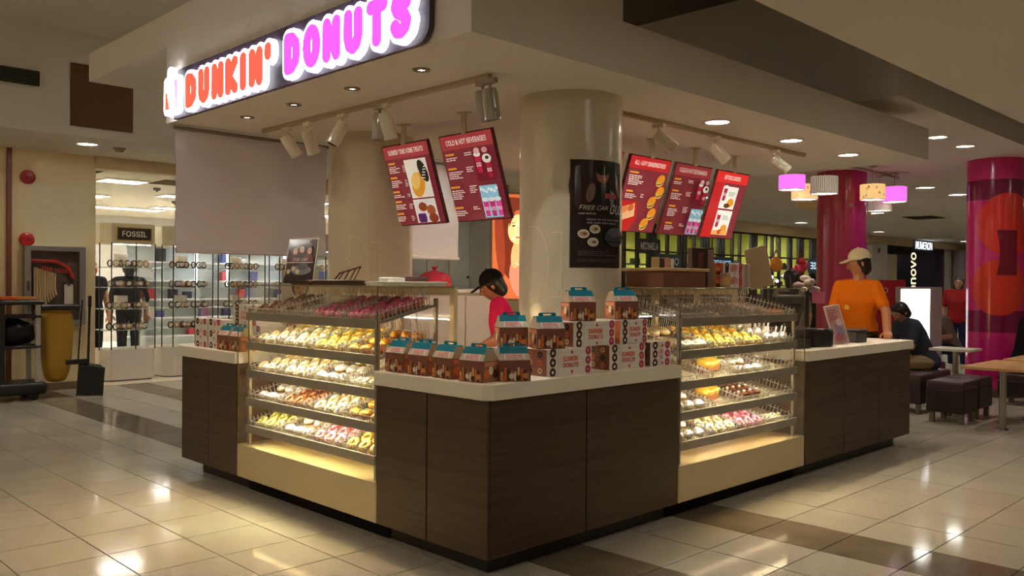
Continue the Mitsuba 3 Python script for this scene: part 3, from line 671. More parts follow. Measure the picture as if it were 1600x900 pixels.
# ---- track lights
def track(label, a, b):
    k = thing('lighting_track', label, 'light track'); a, b = np.array(a), np.array(b); d = (b - a) / np.linalg.norm(b - a); s = np.array([-d[1], d[0], 0]) * 0.017
    g = G().add(trimesh.convex.convex_hull(np.array([q + s * e + [0, 0, h] for q in (a, b) for e in (-1, 1) for h in (0, -0.03)])), (168, 150, 124)); part(k, 'rail', g, 'vc_satin')
track('long slim track on the soffit behind the sign, carrying spotlights', (0.56, 0.6, 2.63), (0.56, 3.2, 2.63))
track('slim track on the soffit above the right menu boards', (1.9, 0.72, 2.63), (4.6, 0.72, 2.63))
def spot_head(label, x, y, az, tilt, col, lit=0.0, group=None):
    k = thing('track_spotlight', label, 'spotlight', group)
    part(k, 'adapter', G().add(cb(-0.018, 0.018, -0.05, 0.05, -0.03, 0.0, 0.003), col).add(cyl((0, 0, -0.03), (0, 0, -0.075), 0.009, 10), col, 40), 'vc_satin', move(x, y, 2.602))
    M = move(x, y, 2.602 - 0.085) @ move(rz=az) @ move(ry=tilt)
    part(k, 'arm', G().add(cb(-0.006, 0.006, 0.045, 0.052, -0.09, 0.02, 0.002), col), 'vc_gloss', M)
    part(k, 'head', G().add(lathe([(0.0, 0.03), (0.04, 0.026), (0.046, 0.0), (0.046, -0.13), (0.05, -0.15), (0.043, -0.15), (0.02, -0.1), (0, -0.098)], 24), col, 35), 'vc_gloss', M)
    if lit: part(k, 'lens', G().add(lathe([(0.041, -0.146), (0.0, -0.145)], 20), (255, 255, 255), True), 'black', M, emit=np.array(COOL) * lit, w=0.4)
GRY, WHT = (150, 142, 132), (214, 204, 186)
for y, az, tl, c, nm, lit in ((0.66, 200, 22, GRY, 'grey spotlight pair nearest the kiosk corner, left one', 0), (0.60, 160, 8, GRY, 'grey spotlight pair nearest the kiosk corner, right one', 0), (1.6, 180, 18, WHT, 'pale spotlight in the middle of the left track', 0),
                              (1.66, 30, 4, GRY, 'bluish grey upright spotlight in the middle of the left track', 0), (2.1, 330, 28, WHT, 'spotlight with glaring lens on the left track', 6), (2.55, 200, 30, WHT, 'pale spotlight tilted on the left track, above the blind', 0), (2.85, 170, 35, WHT, 'pale spotlight on the left track, farthest from the corner', 0)):
    spot_head(nm, 0.56, y, az, tl, c, lit)
for x, az, tl, nm in ((2.36, 135, 50, 'cream spotlight on the right track, nearest the column'), (3.1, 135, 42, 'cream spotlight on the right track, second from the column'), (4.05, 140, 55, 'cream spotlight at the far end of the right track')):
    spot_head(nm, x, 0.72, az, tl, WHT)

beam('corner_track_beam', (0.53, 0.66, 2.44), (0.22, 0.42, 0.95), 3.0, SOFT, 38, 16)
beam('corner_track_beam_001', (0.60, 0.56, 2.44), (1.05, 0.12, 0.95), 3.2, SOFT, 38, 16)
beam('right_track_beam', (2.30, 0.66, 2.44), (1.30, 0.12, 1.0), 3.0, SOFT, 34, 14)
beam('right_track_beam_001', (4.02, 0.66, 2.44), (4.3, 0.2, 0.95), 2.5, SOFT, 36, 14)

# ---- hanging cloths closing the far side
def cloth(label, x0, x1, y, z0, z1, col, seed):
    nx, nz = 40, 24; X, Z = np.meshgrid(np.linspace(x0, x1, nx), np.linspace(z0, z1, nz))
    P = np.stack([X * 1.6, Z * 0.9, X * 0 + seed], -1)
    Y = y + 0.06 * (meshkit.fbm(P, 3) - .5) + 0.012 * np.sin(X * 5.0 - Z * 3.0 + seed) + 0.02 * np.exp(-((X - x0) * .32 + (Z - z1) + .12) ** 2 / .004)
    v = np.stack([X, Y, Z], -1).reshape(-1, 3); f = []
    for i in range(nz - 1):
        for j in range(nx - 1):
            a = i * nx + j; f += [[a, a + 1, a + nx + 1], [a, a + nx + 1, a + nx]]
    v = np.vstack([v, v + [0, 0.004, 0]]); f = np.vstack([f, np.array(f)[:, ::-1] + nx * nz])
    k = thing('hanging_cloth', label, 'cloth')
    part(k, 'fabric', G().raw(v, f, np.broadcast_to(lin(col), (len(v), 3))), 'vc_matte')
    part(k, 'top_rod', G().add(cyl((x0 - .02, y, z1), (x1 + .02, y, z1), 0.014, 12), (120, 110, 100), 40), 'vc_satin')
    part(k, 'bottom_hem', G().add(cb(x0, x1, y - .022, y + .02, z0 - 0.012, z0 + 0.02, 0.006), col), 'vc_matte')
cloth('large grey-mauve cloth hanging across the left end of the kiosk', -0.02, 1.3, 3.46, 1.66, 2.6, (206, 198, 202), 1.0)
cloth('smaller pale grey cloth hanging beside the cream column', 2.05, 2.86, 3.5, 1.67, 2.6, (222, 210, 206), 4.0)

# ================================================================ boxes and things on the counters
def treat_box():
    """Gable-topped take-away box; front faces -y, stands on z = 0."""
    W, D, H, R = 0.16, 0.118, 0.105, 0.062
    w, d = W / 2, D / 2
    body = G().add(cb(-w, w, -d, d, 0, H, 0.0015), (150, 100, 82))
    roof = G(); y0 = 0.02; zt = H + R
    roof.add(quad((-w, -d, H), (w, -d, H), (w - .008, -y0, zt), (-w + .008, -y0, zt)), (206, 190, 168)).add(quad((w, d, H), (-w, d, H), (-w + .008, y0, zt), (w - .008, y0, zt)), (24, 118, 140))
    for s in (-1, 1):
        a, b, c, e = (s * w, -d, H), (s * w, d, H), (s * (w - .008), y0, zt), (s * (w - .008), -y0, zt)
        roof.add(quad(*((a, b, c, e) if s > 0 else (e, c, b, a))), (190, 168, 144))
    roof.add(cb(-w + .006, w - .006, -y0, y0, zt - .002, zt + 0.002, .0008), (24, 128, 150))
    handle = G().add(ext(rrect(-0.05, 0, 0.05, 0.02, 0.008).difference(rrect(-0.025, 0.005, 0.025, 0.014, 0.004)), 0.004), (28, 126, 150), M=mat4((1, 0, 0), (0, 0, 1), (0, -1, 0), (0, 0.002, zt)))
    p = Print()
    p.rect(-w, 0, w, H, (128, 80, 66))
    for i in range(9):
        x = -w + 0.012 + i * 0.017; c = ((230, 186, 132), (84, 50, 42), (240, 226, 204), (214, 116, 60), (172, 116, 92))[(i * 3) % 5]
        p.rect(x - .006, 0.004, x + .006, 0.05 + 0.022 * ((i * 7) % 4) / 3, c, 0.005)
    for i, c in enumerate(((206, 110, 50), (236, 220, 196), (84, 44, 34), (214, 150, 84))): p.ell(-0.055 + 0.036 * i, 0.018 + 0.01 * (i % 2), 0.014, 0.014, c)
    front = p.mesh()
    q = Print(); L = math.hypot(d - y0, R)
    q.poly(Polygon([(-w + .004, L * .52), (w - .004, L * .52), (w - .009, L), (-w + .009, L)]), (24, 118, 140)).rect(-0.055, 0.006, 0.055, L * .5, (238, 224, 214), 0.004)
    q.text("DUNKIN'", 0, L * .29, 0.012, (222, 96, 70), width=0.085, center=True).text('DONUTS', 0, L * .1, 0.012, (214, 90, 120), width=0.085, center=True)
    a = math.atan2(R, d - y0)
    label = q.mesh()
    e = Print(); e.rect(-d + .004, 0.004, d - .004, H, (168, 108, 84)); 
    for i, c in enumerate(((220, 120, 56), (236, 216, 190), (90, 50, 40))): e.ell(-0.03 + 0.03 * i, 0.04 + .018 * (i % 2), 0.017, 0.022, c)
    e.rect(-d + .01, H - .026, d - .01, H - .006, (226, 150, 116))
    end_a, end_b = G().add(e.mesh(), M=mat4((0, 1, 0), (0, 0, 1), (1, 0, 0), (w, 0, 0))), G().add(e.mesh(), M=mat4((0, -1, 0), (0, 0, 1), (-1, 0, 0), (-w, 0, 0)))
    return {'body': body, 'roof': roof, 'handle': handle, 'front_print': G().add(front, M=mat4((1, 0, 0), (0, 0, 1), (0, -1, 0), (0, -d, 0))),
            'roof_label': G().add(label, M=mat4((1, 0, 0), (0, math.cos(a), math.sin(a)), (0, -math.sin(a), math.cos(a)), (0, -d, H))), 'end_print': end_a, 'end_print_001': end_b}
LOOK = {'roof': 'teal gabled top', 'handle': 'teal carry handle', 'front_print': 'brown picture print', 'roof_label': 'pale label with orange lettering'}
def make(name, label, cat, parts, M, mats='vc_satin', group=None):
    k = thing(name, label, cat, group)
    for n, g in parts.items(): part(k, n, g, mats, M, label=LOOK.get(n.rstrip('_01')))
    return k
tb = None
def put_treat(x, y, z, rz, label):
    global tb
    M = move(x, y, z, rz=rz)
    if tb is None: tb = make('treat_box', label, 'box', treat_box(), M); return tb
    return copy_thing(tb, M, label)
CT = 0.945
for i, (x, y, rz) in enumerate([(0.085, 0.775, -90), (0.085, 0.578, -88), (0.085, 0.375, -91), (0.085, 0.16, -84), (0.235, 0.075, -30)]):
    put_treat(x, y, CT, rz, 'teal-topped brown box on the corner counter, %s of the front five' % ('first from the left', 'second from the left', 'middle', 'fourth from the left', 'rightmost')[i])

def donut_box(L, D, H, seed):
    """White printed carton; long printed face towards -y."""
    g = G().add(cb(0, L, 0, D, 0, H, 0.0015), (240, 233, 222)); g.add(bx(0.002, L - 0.002, -0.0006, 0.001, H - 0.02, H - 0.0185), (200, 188, 170))
    p = Print(); p.rect(.002, .002, L - .002, H - .002, (242, 236, 226))
    for i, z in enumerate((0.02, H / 2, H - 0.02)):
        p.ring(0.045, z, 0.009, 0.024, (74, 42, 36)); p.ring(L - 0.035, z, 0.008, 0.023, (184, 62, 92)); p.ell(L - 0.035, z, 0.007, 0.007, (226, 150, 170))
    p.rect(0.083, 0, 0.0845, H, (170, 158, 142))
    p.text("DUNKIN'", 0.105 + (L - .2) * .5, H * 0.52, 0.024, (226, 90, 50), width=min(0.125, L - 0.17), center=True).text('DONUTS', 0.105 + (L - .2) * .5, H * 0.29, 0.022, (206, 70, 90), width=min(0.125, L - 0.17), center=True)
    p.poly(Polygon([(L * .5, H * .8), (L * .5 + .024, H * .8), (L * .5 + .012, H * .95)]), (196, 60, 60)).poly(Polygon([(L * .5, H * .16), (L * .5 + .024, H * .16), (L * .5 + .012, H * .03)]), (196, 60, 80))
    f = G().add(p.mesh(), M=mat4((1, 0, 0), (0, 0, 1), (0, -1, 0), (0, 0, 0)))
    q = Print(); q.rect(0.002, 0.002, D - 0.002, H - 0.002, ((140, 88, 70), (124, 76, 64), (220, 124, 78))[seed % 3])
    for i in range(3):
        for j in range(3): q.ring(D * (0.2 + 0.3 * i), H * (0.2 + .3 * j), 0.006, 0.016, ((214, 108, 60), (44, 28, 26), (226, 190, 150))[(i + j + seed) % 3])
    s = G().add(q.mesh(), M=mat4((0, -1, 0), (0, 0, 1), (-1, 0, 0), (0, D, 0)))
    return {'carton': g, 'front_print': f, 'side_print': s}
LOOK['side_print'] = 'brown side with doughnut pictures'
def put_donut(x, y, z, L, D, H, rz, seed, label, group=None):
    d = donut_box(L, D, H, seed); LOOK['front_print'] = 'printed doughnut rings and orange lettering'
    return make('doughnut_carton', label, 'box', d, move(x, y, z, rz=rz), group=group)
B = 'white printed doughnut carton on the corner counter, '
put_donut(0.475, 0.06, CT, 0.37, 0.24, 0.142, 1, 0, B + 'leftmost of the bottom row')
put_donut(0.985, 0.055, CT, 0.33, 0.24, 0.142, 0, 1, B + 'middle of the bottom row')
put_donut(1.362, 0.05, CT, 0.2, 0.22, 0.142, -1, 1, B + 'rightmost of the bottom row')
put_donut(0.36, 0.34, CT, 0.26, 0.055, 0.142, 0, 2, 'white printed doughnut carton hidden behind the left end of the bottom row')
put_donut(0.70, 0.075, CT + .144, 0.36, 0.23, 0.135, 0, 0, 'white printed doughnut carton in the upper row, standing across two cartons')
put_donut(1.1, 0.07, CT + .144, 0.28, 0.23, 0.135, 3, 2, 'purple-tinted doughnut carton at the right end of the upper row')
put_treat(0.565, 0.145, CT + .144, -24, 'teal-topped brown box standing on the left carton of the bottom row')
put_treat(0.50, 0.352, CT + .144, -30, 'teal-topped brown box half hidden behind another, beside the pink-shirted worker')
put_treat(0.86, 0.18, CT + .281, -24, 'teal-topped brown box on top of the stack, left of the two highest')
put_treat(1.25, 0.18, CT + .281, -20, 'teal-topped brown box on top of the stack, right of the two highest')
# left end counter
E_ = 'pink and white doughnut carton on the far left counter, '
put_donut(0.06, 3.30, CT, 0.2, 0.1, 0.21, -90, 2, E_ + 'outermost of the upright pair')
put_donut(0.06, 3.08, CT, 0.2, 0.1, 0.21, -90, 1, E_ + 'inner one of the upright pair')
put_donut(0.22, 3.02, CT, 0.42, 0.2, 0.17, -90, 2, E_ + 'lying lowest behind the teal box')
put_donut(0.22, 3.0, CT + .172, 0.34, 0.2, 0.145, -90, 0, E_ + 'on top behind teal box')
put_treat(0.09, 2.80, CT, -90, 'teal-topped box on the far left counter, beside the upright cartons')
put_treat(0.09, 2.615, CT, -90, 'teal-topped box on the far left counter, touching the glass case')

# ---- things standing on the glass cases (top at 1.41)
def easel_print(name, label, cat, w, h, M, draw, frame=(196, 188, 176), bg=(60, 40, 40), stand=True):
    k = thing(name, label, cat)
    part(k, 'panel', G().add(cb(-w / 2, w / 2, 0, h, -0.012, 0, 0.003), frame), 'vc_satin', M)
    p = Print(); p.rect(-w / 2 + .01, .01, w / 2 - .01, h - .01, bg); draw(p, w, h); part(k, 'print', p.mesh(), 'vc_gloss', M)
    if stand: part(k, 'prop', G().add(bx(-0.02, 0.02, 0.0, h * .7, -0.018, -0.014), (120, 110, 100), M=move(0, 0, 0) @ trimesh.transformations.rotation_matrix(0.35, (1, 0, 0), (0, h * .7, -0.014))), 'vc_satin', M)
    return k
GZ = 1.413
def face_print(p, x, y, s, hair=(40, 26, 22), skin=(206, 150, 116)):
    p.ell(x, y + .12 * s, .5 * s, .62 * s, hair).ell(x, y, .36 * s, .48 * s, skin)
    for q in (-1, 1): p.ell(x + .15 * s * q, y + .08 * s, .06 * s, .03 * s, (40, 28, 26)).rect(x + .15 * s * q - .08 * s, y + .17 * s, x + .15 * s * q + .08 * s, y + .2 * s, hair)
    p.ell(x, y - .22 * s, .12 * s, .035 * s, (170, 70, 70)).ell(x, y - .08 * s, .045 * s, .03 * s, (186, 126, 96))
def d_band(p, w, h):
    for i, (x, y) in enumerate(((-0.06, .235), (0.0, .245), (0.07, .235))): face_print(p, x, y, 0.055); p.ell(x, y - 0.055, 0.045, 0.035, ((90, 40, 40), (60, 30, 34), (110, 56, 50))[i])
    p.rect(-w / 2 + .015, .15, w / 2 - .015, .158, (190, 170, 160)).text('FREE CAR', 0, .165, .02, (210, 190, 176), center=True, slant=.2).ell(0.02, .1, .09, .035, (120, 120, 126)).ell(.03, .125, .05, .025, (84, 84, 92))
    for q in range(3): p.ell(-.09 + .04 * q, .09 + .02 * (q % 2), .018, .018, (196, 180, 150))
    p.rect(-w / 2 + .012, .012, w / 2 - .012, .055, (44, 34, 34))
lean = lambda x, y, z, az, t: move(x, y, z, rz=az) @ mat4((1, 0, 0), (0, math.sin(t), math.cos(t)), (0, -math.cos(t), math.sin(t)), (0, 0, 0))
easel_print('poster_stand', 'small dark poster leaning on top of the left glass case', 'poster', 0.27, 0.33, lean(0.30, 2.24, GZ, -72, 0.2), d_band, bg=(66, 40, 42))
k = thing('serving_tray', 'flat dark brown board lying on the left glass case', 'tray'); part(k, 'board', G().add(cb(0.12, 0.5, 1.12, 2.02, GZ, GZ + 0.022, .004), (78, 54, 40)), 'vc_satin'); part(k, 'rim', G().add(tube([(0.12, 1.12, GZ + .024), (0.5, 1.12, GZ + .024), (0.5, 2.02, GZ + .024), (0.12, 2.02, GZ + .024)], .004, 6, True), (60, 40, 30), True), 'vc_satin')
k = thing('paper_stack', 'loose white papers on the brown board on the left glass case', 'paper')
for i in range(4): part(k, 'sheet', G().add(bx(-0.1, 0.1, -0.15, 0.15, 0, 0.003), (226, 220, 216)), 'vc_matte', move(0.26 + .02 * i, 1.86 - .04 * i, GZ + .0225 + .0035 * i, rz=20 * i - 25))
k = thing('white_tray', 'wide white tray on the right end of the left glass case', 'tray')
part(k, 'base', G().add(cb(0.06, 0.52, 0.92, 1.10, GZ, GZ + .018, .004), (236, 232, 226)), 'vc_satin'); part(k, 'rim', G().add(tube([(0.06, 0.92, GZ + .02), (0.52, 0.92, GZ + .02), (0.52, 1.10, GZ + .02), (0.06, 1.10, GZ + .02)], .006, 6, True), (240, 236, 230), True), 'vc_satin')
k = thing('napkin_holder', 'dark napkin holder with white napkins standing on the white tray', 'holder')
part(k, 'holder', G().add(cb(0.26, 0.42, 0.97, 1.05, GZ + .02, GZ + .055, .004), (96, 66, 66)), 'vc_satin'); part(k, 'napkins', G().add(cb(0.12, 0.25, 0.97, 1.06, GZ + .02, GZ + .05, .006), (240, 238, 238)), 'vc_matte')
k = thing('wire_rack', 'small dark wire rack leaning against the cream column, on the left glass case', 'rack')
part(k, 'frame', G().add(tube([(0.42, 1.98, GZ + .03), (0.42, 1.74, GZ + .03), (0.47, 1.74, GZ + .12), (0.47, 1.98, GZ + .08)], .006, 6, True), (84, 56, 44), True), 'vc_satin')
for i in range(3): part(k, 'wire', G().add(tube([(0.42, 1.93 - .07 * i, GZ + .03), (0.47, 1.93 - .07 * i, GZ + .09 + .012 * i)], .005, 6), (84, 56, 44), True), 'vc_satin')

def red_bag(x, y, z, col, label, s=1.0):
    k = thing('plastic_bag', label, 'bag'); m = ball((0, 0, 0), 1, 3); v = np.array(m.vertices)
    v = v * (1 + 0.35 * (meshkit.fbm(v * 2.3 + z, 3)[:, None] - .5)) * np.array([.17, .13, .1]) * s; v[:, 2] = np.maximum(v[:, 2], -.06 * s) + .06 * s
    part(k, 'sack', G().raw(v, np.array(m.faces), np.broadcast_to(lin(col), (len(v), 3))), 'vc_gloss', move(x, y, z))
    part(k, 'knot', G().add(lathe([(0.0, 0.0), (0.02, 0.0), (0.012, 0.03), (0.035, 0.07), (0.0, 0.06)], 9), col, 60), 'vc_gloss', move(x, y, z + .135 * s))
# back counter behind the left case, with bags on it
k = thing('back_counter', 'low service counter along the back of the kiosk behind the glass cases', 'counter')
part(k, 'body', G().add(bx(1.75, 3.7, 3.62, 3.98, 0, 1.33), (176, 164, 150)), 'vc_satin'); part(k, 'top', G().add(cb(1.72, 3.72, 3.6, 4.0, 1.33, 1.37, .005), (206, 196, 182)), 'vc_satin')
for i in range(3): part(k, 'door', G().add(cb(1.78 + .64 * i, 2.4 + .64 * i, 3.6, 3.622, .08, 1.3, .004), (196, 180, 166)), 'vc_satin')
red_bag(2.80, 3.80, 1.37, (224, 60, 84), 'crumpled red plastic bag behind the left glass case', 1.15)
red_bag(2.42, 3.78, 1.37, (110, 150, 206), 'small blue plastic bag beside the red one', .75)
# lockers and lit portrait poster behind
k = thing('locker_bank', 'tall grey-green locker bank behind the kiosk', 'locker')
part(k, 'carcass', G().add(bx(2.5, 4.4, 4.35, 4.8, 0, 2.6), (150, 152, 142)), 'vc_satin')
for i in range(6):
    d = part(k, 'door', G().add(cb(2.505 + .315 * i, 2.812 + .315 * i, 4.33, 4.35, .06, 2.58, .004), (168, 174, 164)), 'vc_satin')
    part(d, 'lock', G().add(cyl((2.78 + .315 * i, 4.33, 1.5), (2.78 + .315 * i, 4.318, 1.5), .014, 12), (70, 70, 66), 40), 'vc_metal')
k = thing('portrait_lightbox', "tall lit poster with a woman's glowing portrait between the lockers and the cream column", 'poster')
PM = mat4((0.711, -0.703, 0), (0, 0, 1), (-0.703, -0.711, 0), (3.62, 3.55, 1.25))
part(k, 'frame', G().add(cb(-.2, .32, 0, 1.15, -.06, 0, .006), (120, 84, 56)), 'vc_satin', PM)
p = Print(); p.rect(-.18, .02, .3, 1.13, (196, 104, 60)).ell(-.02, .66, .12, .44, (112, 44, 28), 6).ell(-.1, .62, .05, .4, (146, 62, 40), 4).ell(.2, .28, .2, .28, (226, 134, 108)).ell(.08, .5, .06, .16, (246, 176, 116), -8).ell(.09, .76, .105, .16, (255, 206, 138), -6).ell(.12, .78, .06, .11, (255, 226, 170), -6).poly(Polygon([(.0, .78), (.06, .95), (.2, 1.0), (.28, .92), (.3, 1.08), (.0, 1.1)]), (120, 48, 30))
for q in (-1, 1): p.ell(.09 + .045 * q, .795, .018, .008, (90, 46, 34)).line([(.07 + .045 * q, .825), (.11 + .045 * q, .828)], .006, (110, 60, 40))
p.ell(.095, .672, .03, .009, (206, 96, 76)).line([(.09, .79), (.082, .725), (.098, .72)], .006, (226, 160, 104)).ell(.05, .66, .012, .022, (250, 236, 216)).line([(.06, .4), (.14, .36), (.22, .4)], .012, (250, 220, 190))
part(k, 'print', p.mesh(), 'vc_gloss', PM, emit=1.0, w=.8)

# ---- on the right glass case
k = thing('cardboard_box', 'open brown box with a pale lid at the left end of the right glass case', 'box')
part(k, 'carton', G().add(cb(1.70, 2.18, 0.2, 0.5, GZ, GZ + .105, .003), (120, 76, 58)), 'vc_satin'); part(k, 'lid', G().add(cb(1.68, 2.2, 0.18, 0.52, GZ + .105, GZ + .125, .003), (206, 176, 124)), 'vc_satin')
k = thing('display_leaflets', 'row of small printed cards standing on the brown box', 'card')
for i, c in enumerate(((214, 186, 136), (60, 46, 44), (222, 150, 136), (236, 230, 222))): part(k, 'card', G().add(cb(-.03, .03, -.003, .003, 0, .07 - .008 * (i % 2), .001), c), 'vc_satin', move(1.75 + .062 * i, .3, GZ + .125, rz=-20 + 12 * i))
k = thing('leaflet_rack', 'narrow black rack of leaflets on the right glass case', 'rack')
RM = move(2.235, .3, GZ, rz=-38)
part(k, 'case', G().add(cb(-.055, .055, -.05, .05, 0, .27, .003), (44, 38, 38)), 'vc_satin', RM)
p = Print(); p.rect(-.05, .01, .05, .26, (48, 40, 42)).rect(-.012, .13, .022, .235, (104, 58, 64)).line([(-.03, .02), (.02, .1), (-.01, .12)], .01, (150, 136, 130)).line([(0, .02), (.035, .07), (.02, .12)], .008, (140, 126, 120)).lines(-.04, .12, 4, .08, .006, (150, 140, 134))
part(k, 'print', p.mesh(), 'vc_gloss', RM @ mat4((1, 0, 0), (0, 0, 1), (0, -1, 0), (0, -.05, 0)))
part(k, 'side_panel', G().add(cb(.055, .1, -.05, .05, 0, .255, .003), (140, 112, 104)), 'vc_satin', RM)
for i, (x, z, L, H, lb) in enumerate(((2.40, 0, .26, .085, 'lower carton of the pile'), (2.40, .087, .26, .085, 'upper carton of the pile'))):
    put_donut(x, .2, GZ + z, L, .2, H, 0, 2, 'white and red printed carton on the right glass case, ' + lb)
k = thing('tall_carton', 'plain pale carton standing beside the printed pile on the right glass case', 'box')
part(k, 'carton', G().add(cb(2.68, 2.80, .22, .4, GZ, GZ + .17, .003), (196, 178, 164)), 'vc_matte'); part(k, 'tape', G().add(bx(2.725, 2.755, .2195, .2205, GZ + .002, GZ + .168), (172, 142, 150)), 'vc_satin')
k = thing('leaning_board', 'blank beige board leaning on the right glass case', 'board')
part(k, 'board', G().add(cb(-.085, .085, -.004, .004, 0, .31, .002), (196, 176, 146)), 'vc_matte', move(3.0, .24, GZ, rz=-42) @ move(ry=-14) @ move(rx=10))
part(k, 'prop', G().add(bx(-.02, .02, .02, .026, .0, .2), (186, 166, 136)), 'vc_matte', move(3.0, .24, GZ, rz=-42) @ move(rx=-18))
k = thing('small_jar', 'small jar of leaflets between the black rack and the printed cartons', 'jar')
part(k, 'glass', G().add(lathe([(0, 0), (.035, 0), (.035, .09), (.03, .1)], 20), (190, 160, 130), 40), 'vc_gloss', move(2.36, .16, GZ)); part(k, 'label', G().add(lathe([(.0355, .02), (.0355, .07)], 20), (226, 176, 110), True), 'vc_satin', move(2.36, .16, GZ))

# ---- the dark poster on the near column
p = Print(.0004); W, H = .30, .66
p.rect(-W / 2, 0, W / 2, H, (34, 28, 30)).ell(-.06, .5, .1, .16, (52, 34, 34)).ell(.01, .57, .036, .05, (150, 104, 84)).ell(.01, .6, .038, .03, (26, 20, 20)).poly(Polygon([(-.055, .36), (-.05, .49), (-.01, .52), (.04, .51), (.09, .46), (.11, .36)]), (30, 28, 34)).ell(-.055, .46, .022, .06, (126, 100, 92), -10).ell(.115, .5, .014, .06, (150, 110, 100), 12).rect(.02, .43, .1, .46, (170, 84, 90), .006)
p.text('FREE CAR', -.115, .355, .026, (170, 160, 156), slant=.3, width=.15).text('GUI', .045, .335, .058, (184, 176, 176), slant=.25, width=.1).lines(-.115, .335, 1, .14, .01, (140, 130, 128)).lines(-.075, .30, 2, .2, .011, (128, 118, 118))
for x, y, c in ((-.09, .205, (178, 140, 120)), (-.035, .235, (170, 176, 150)), (-.045, .155, (176, 186, 150))): p.ell(x, y, .028, .028, (206, 196, 180)).ell(x, y, .02, .016, c).ell(x + .004, y, .01, .008, (150, 60, 50))
p.ell(.085, .19, .07, .06, (66, 66, 76)).ell(.085, .22, .05, .03, (92, 94, 106)).rect(.03, .15, .14, .168, (44, 44, 50)).lines(-.12, .1, 3, .24, .006, (76, 68, 68)).lines(-.12, .05, 2, .24, .006, (66, 60, 60))
k = thing('column_poster', 'dark poster with a man and the words FREE CAR wrapped round the near cream column', 'poster')
pm, M = wrap_on(C1, FACE(C1) + 34, 1.535, p, .0034, 1.33); part(k, 'print', pm, 'vc_gloss', M)
b = Print(); b.rect(-W / 2 - .003, -.003, W / 2 + .003, H + .003, (60, 54, 52)); pm, M = wrap_on(C1, FACE(C1) + 34, 1.535, b, .0024, 1.33); part(k, 'sheet', pm, 'vc_satin', M)

# ---- the till
k = thing('till', 'black till terminal seen from behind on the right counter', 'till'); TM = move(3.42, .27, CT, rz=-15)
part(k, 'base', G().add(cb(-.14, .14, -.13, .13, 0, .07, .008), (30, 28, 30)), 'vc_satin', TM)
part(k, 'neck', G().add(cb(-.05, .05, -.03, .03, .07, .2, .006), (26, 24, 26)), 'vc_satin', TM)
part(k, 'screen', G().add(cb(-.17, .17, -.03, .03, -.13, .13, .012), (24, 22, 24)), 'vc_satin', TM @ move(0, 0, .29) @ move(rx=24))
part(k, 'rear_vents', G().add(cb(-.1, .1, -.042, -.028, -.07, .07, .004), (36, 34, 36)), 'vc_matte', TM @ move(0, 0, .29) @ move(rx=24))
part(k, 'pole_display', G().add(cyl((.1, .08, .05), (.1, .08, .38), .012, 10), (40, 38, 40), 40).add(cb(.02, .2, .06, .1, .36, .44, .006), (30, 28, 30)), 'vc_satin', TM)
k = thing('receipt_printer', 'black receipt printer with a white paper curl beside the till', 'printer'); RM = move(3.78, .2, CT, rz=-12)
part(k, 'body', G().add(cb(-.13, .1, -.1, .1, 0, .14, .014), (26, 26, 28)), 'vc_satin', RM)
curl = np.array([(.0 + .09 * math.sin(t), 0, .13 - .055 + .07 * math.cos(t)) for t in np.linspace(-.5, 2.3, 12)])
g = G()
for a, b in zip(curl[:-1], curl[1:]): g.add(quad(a + [0, -.102, 0], b + [0, -.102, 0], b + [0, -.035, 0], a + [0, -.035, 0]), (228, 218, 206))
part(k, 'paper_curl', g, 'vc_matte', RM)
k = thing('card_terminal', 'grey card terminal box between the printer and the sign holder', 'card reader'); RM = move(3.96, .2, CT, rz=-10)
part(k, 'body', G().add(cb(-.05, .05, -.04, .04, 0, .12, .006), (120, 112, 104)), 'vc_satin', RM); part(k, 'screen', G().add(cb(-.035, .035, -.0415, -.04, .06, .105, .001), (60, 64, 66)), 'vc_gloss', RM)
k = thing('flower_posy', 'bunch of pale artificial flowers with a pink tag above the till', 'flowers')
for i in range(9): part(k, 'flower', G().add(ball((0, 0, 0), .028 + .008 * (i % 3), 1, (1, 1, .7)), ((226, 216, 206), (206, 196, 190), (170, 150, 150))[i % 3], True), 'vc_satin', move(3.62 + .05 * (i % 5), .22 + .05 * (i % 2), 1.40 + .03 * ((i * 5) % 4)))
part(k, 'tag', G().add(cb(-.06, .06, -.004, .004, -.05, .04, .002), (214, 110, 140)), 'vc_satin', move(3.76, .17, 1.34, rz=-30)); part(k, 'stem', G().add(cyl((3.7, .24, 1.1), (3.7, .24, 1.4), .02, 8), (40, 36, 34), 40), 'vc_satin')
def d_tent(p, w, h): p.rect(-w / 2 + .012, h * .55, w / 2 - .012, h - .015, (206, 150, 150)).lines(-w / 2 + .02, h - .04, 5, w - .05, .01, (160, 90, 96)).ell(.01, h * .35, .03, .07, (150, 140, 170), 15).ell(-.01, h * .18, .04, .03, (196, 110, 120)).ell(.02, h * .55, .03, .03, (224, 190, 190))
easel_print('menu_tent', 'slanted pink menu card in a clear stand before the cashier', 'menu card', .15, .34, lean(4.12, .13, CT, -32, .26) @ move(rz=9), d_tent, (206, 190, 186), (196, 160, 160))
k = thing('tip_box', 'small dark box on the counter before the cashier', 'box'); part(k, 'body', G().add(cb(4.42, 4.62, .14, .3, CT, CT + .1, .008), (52, 48, 50)), 'vc_satin'); part(k, 'lid', G().add(cb(4.41, 4.63, .13, .31, CT + .1, CT + .112, .004), (64, 58, 60)), 'vc_satin')

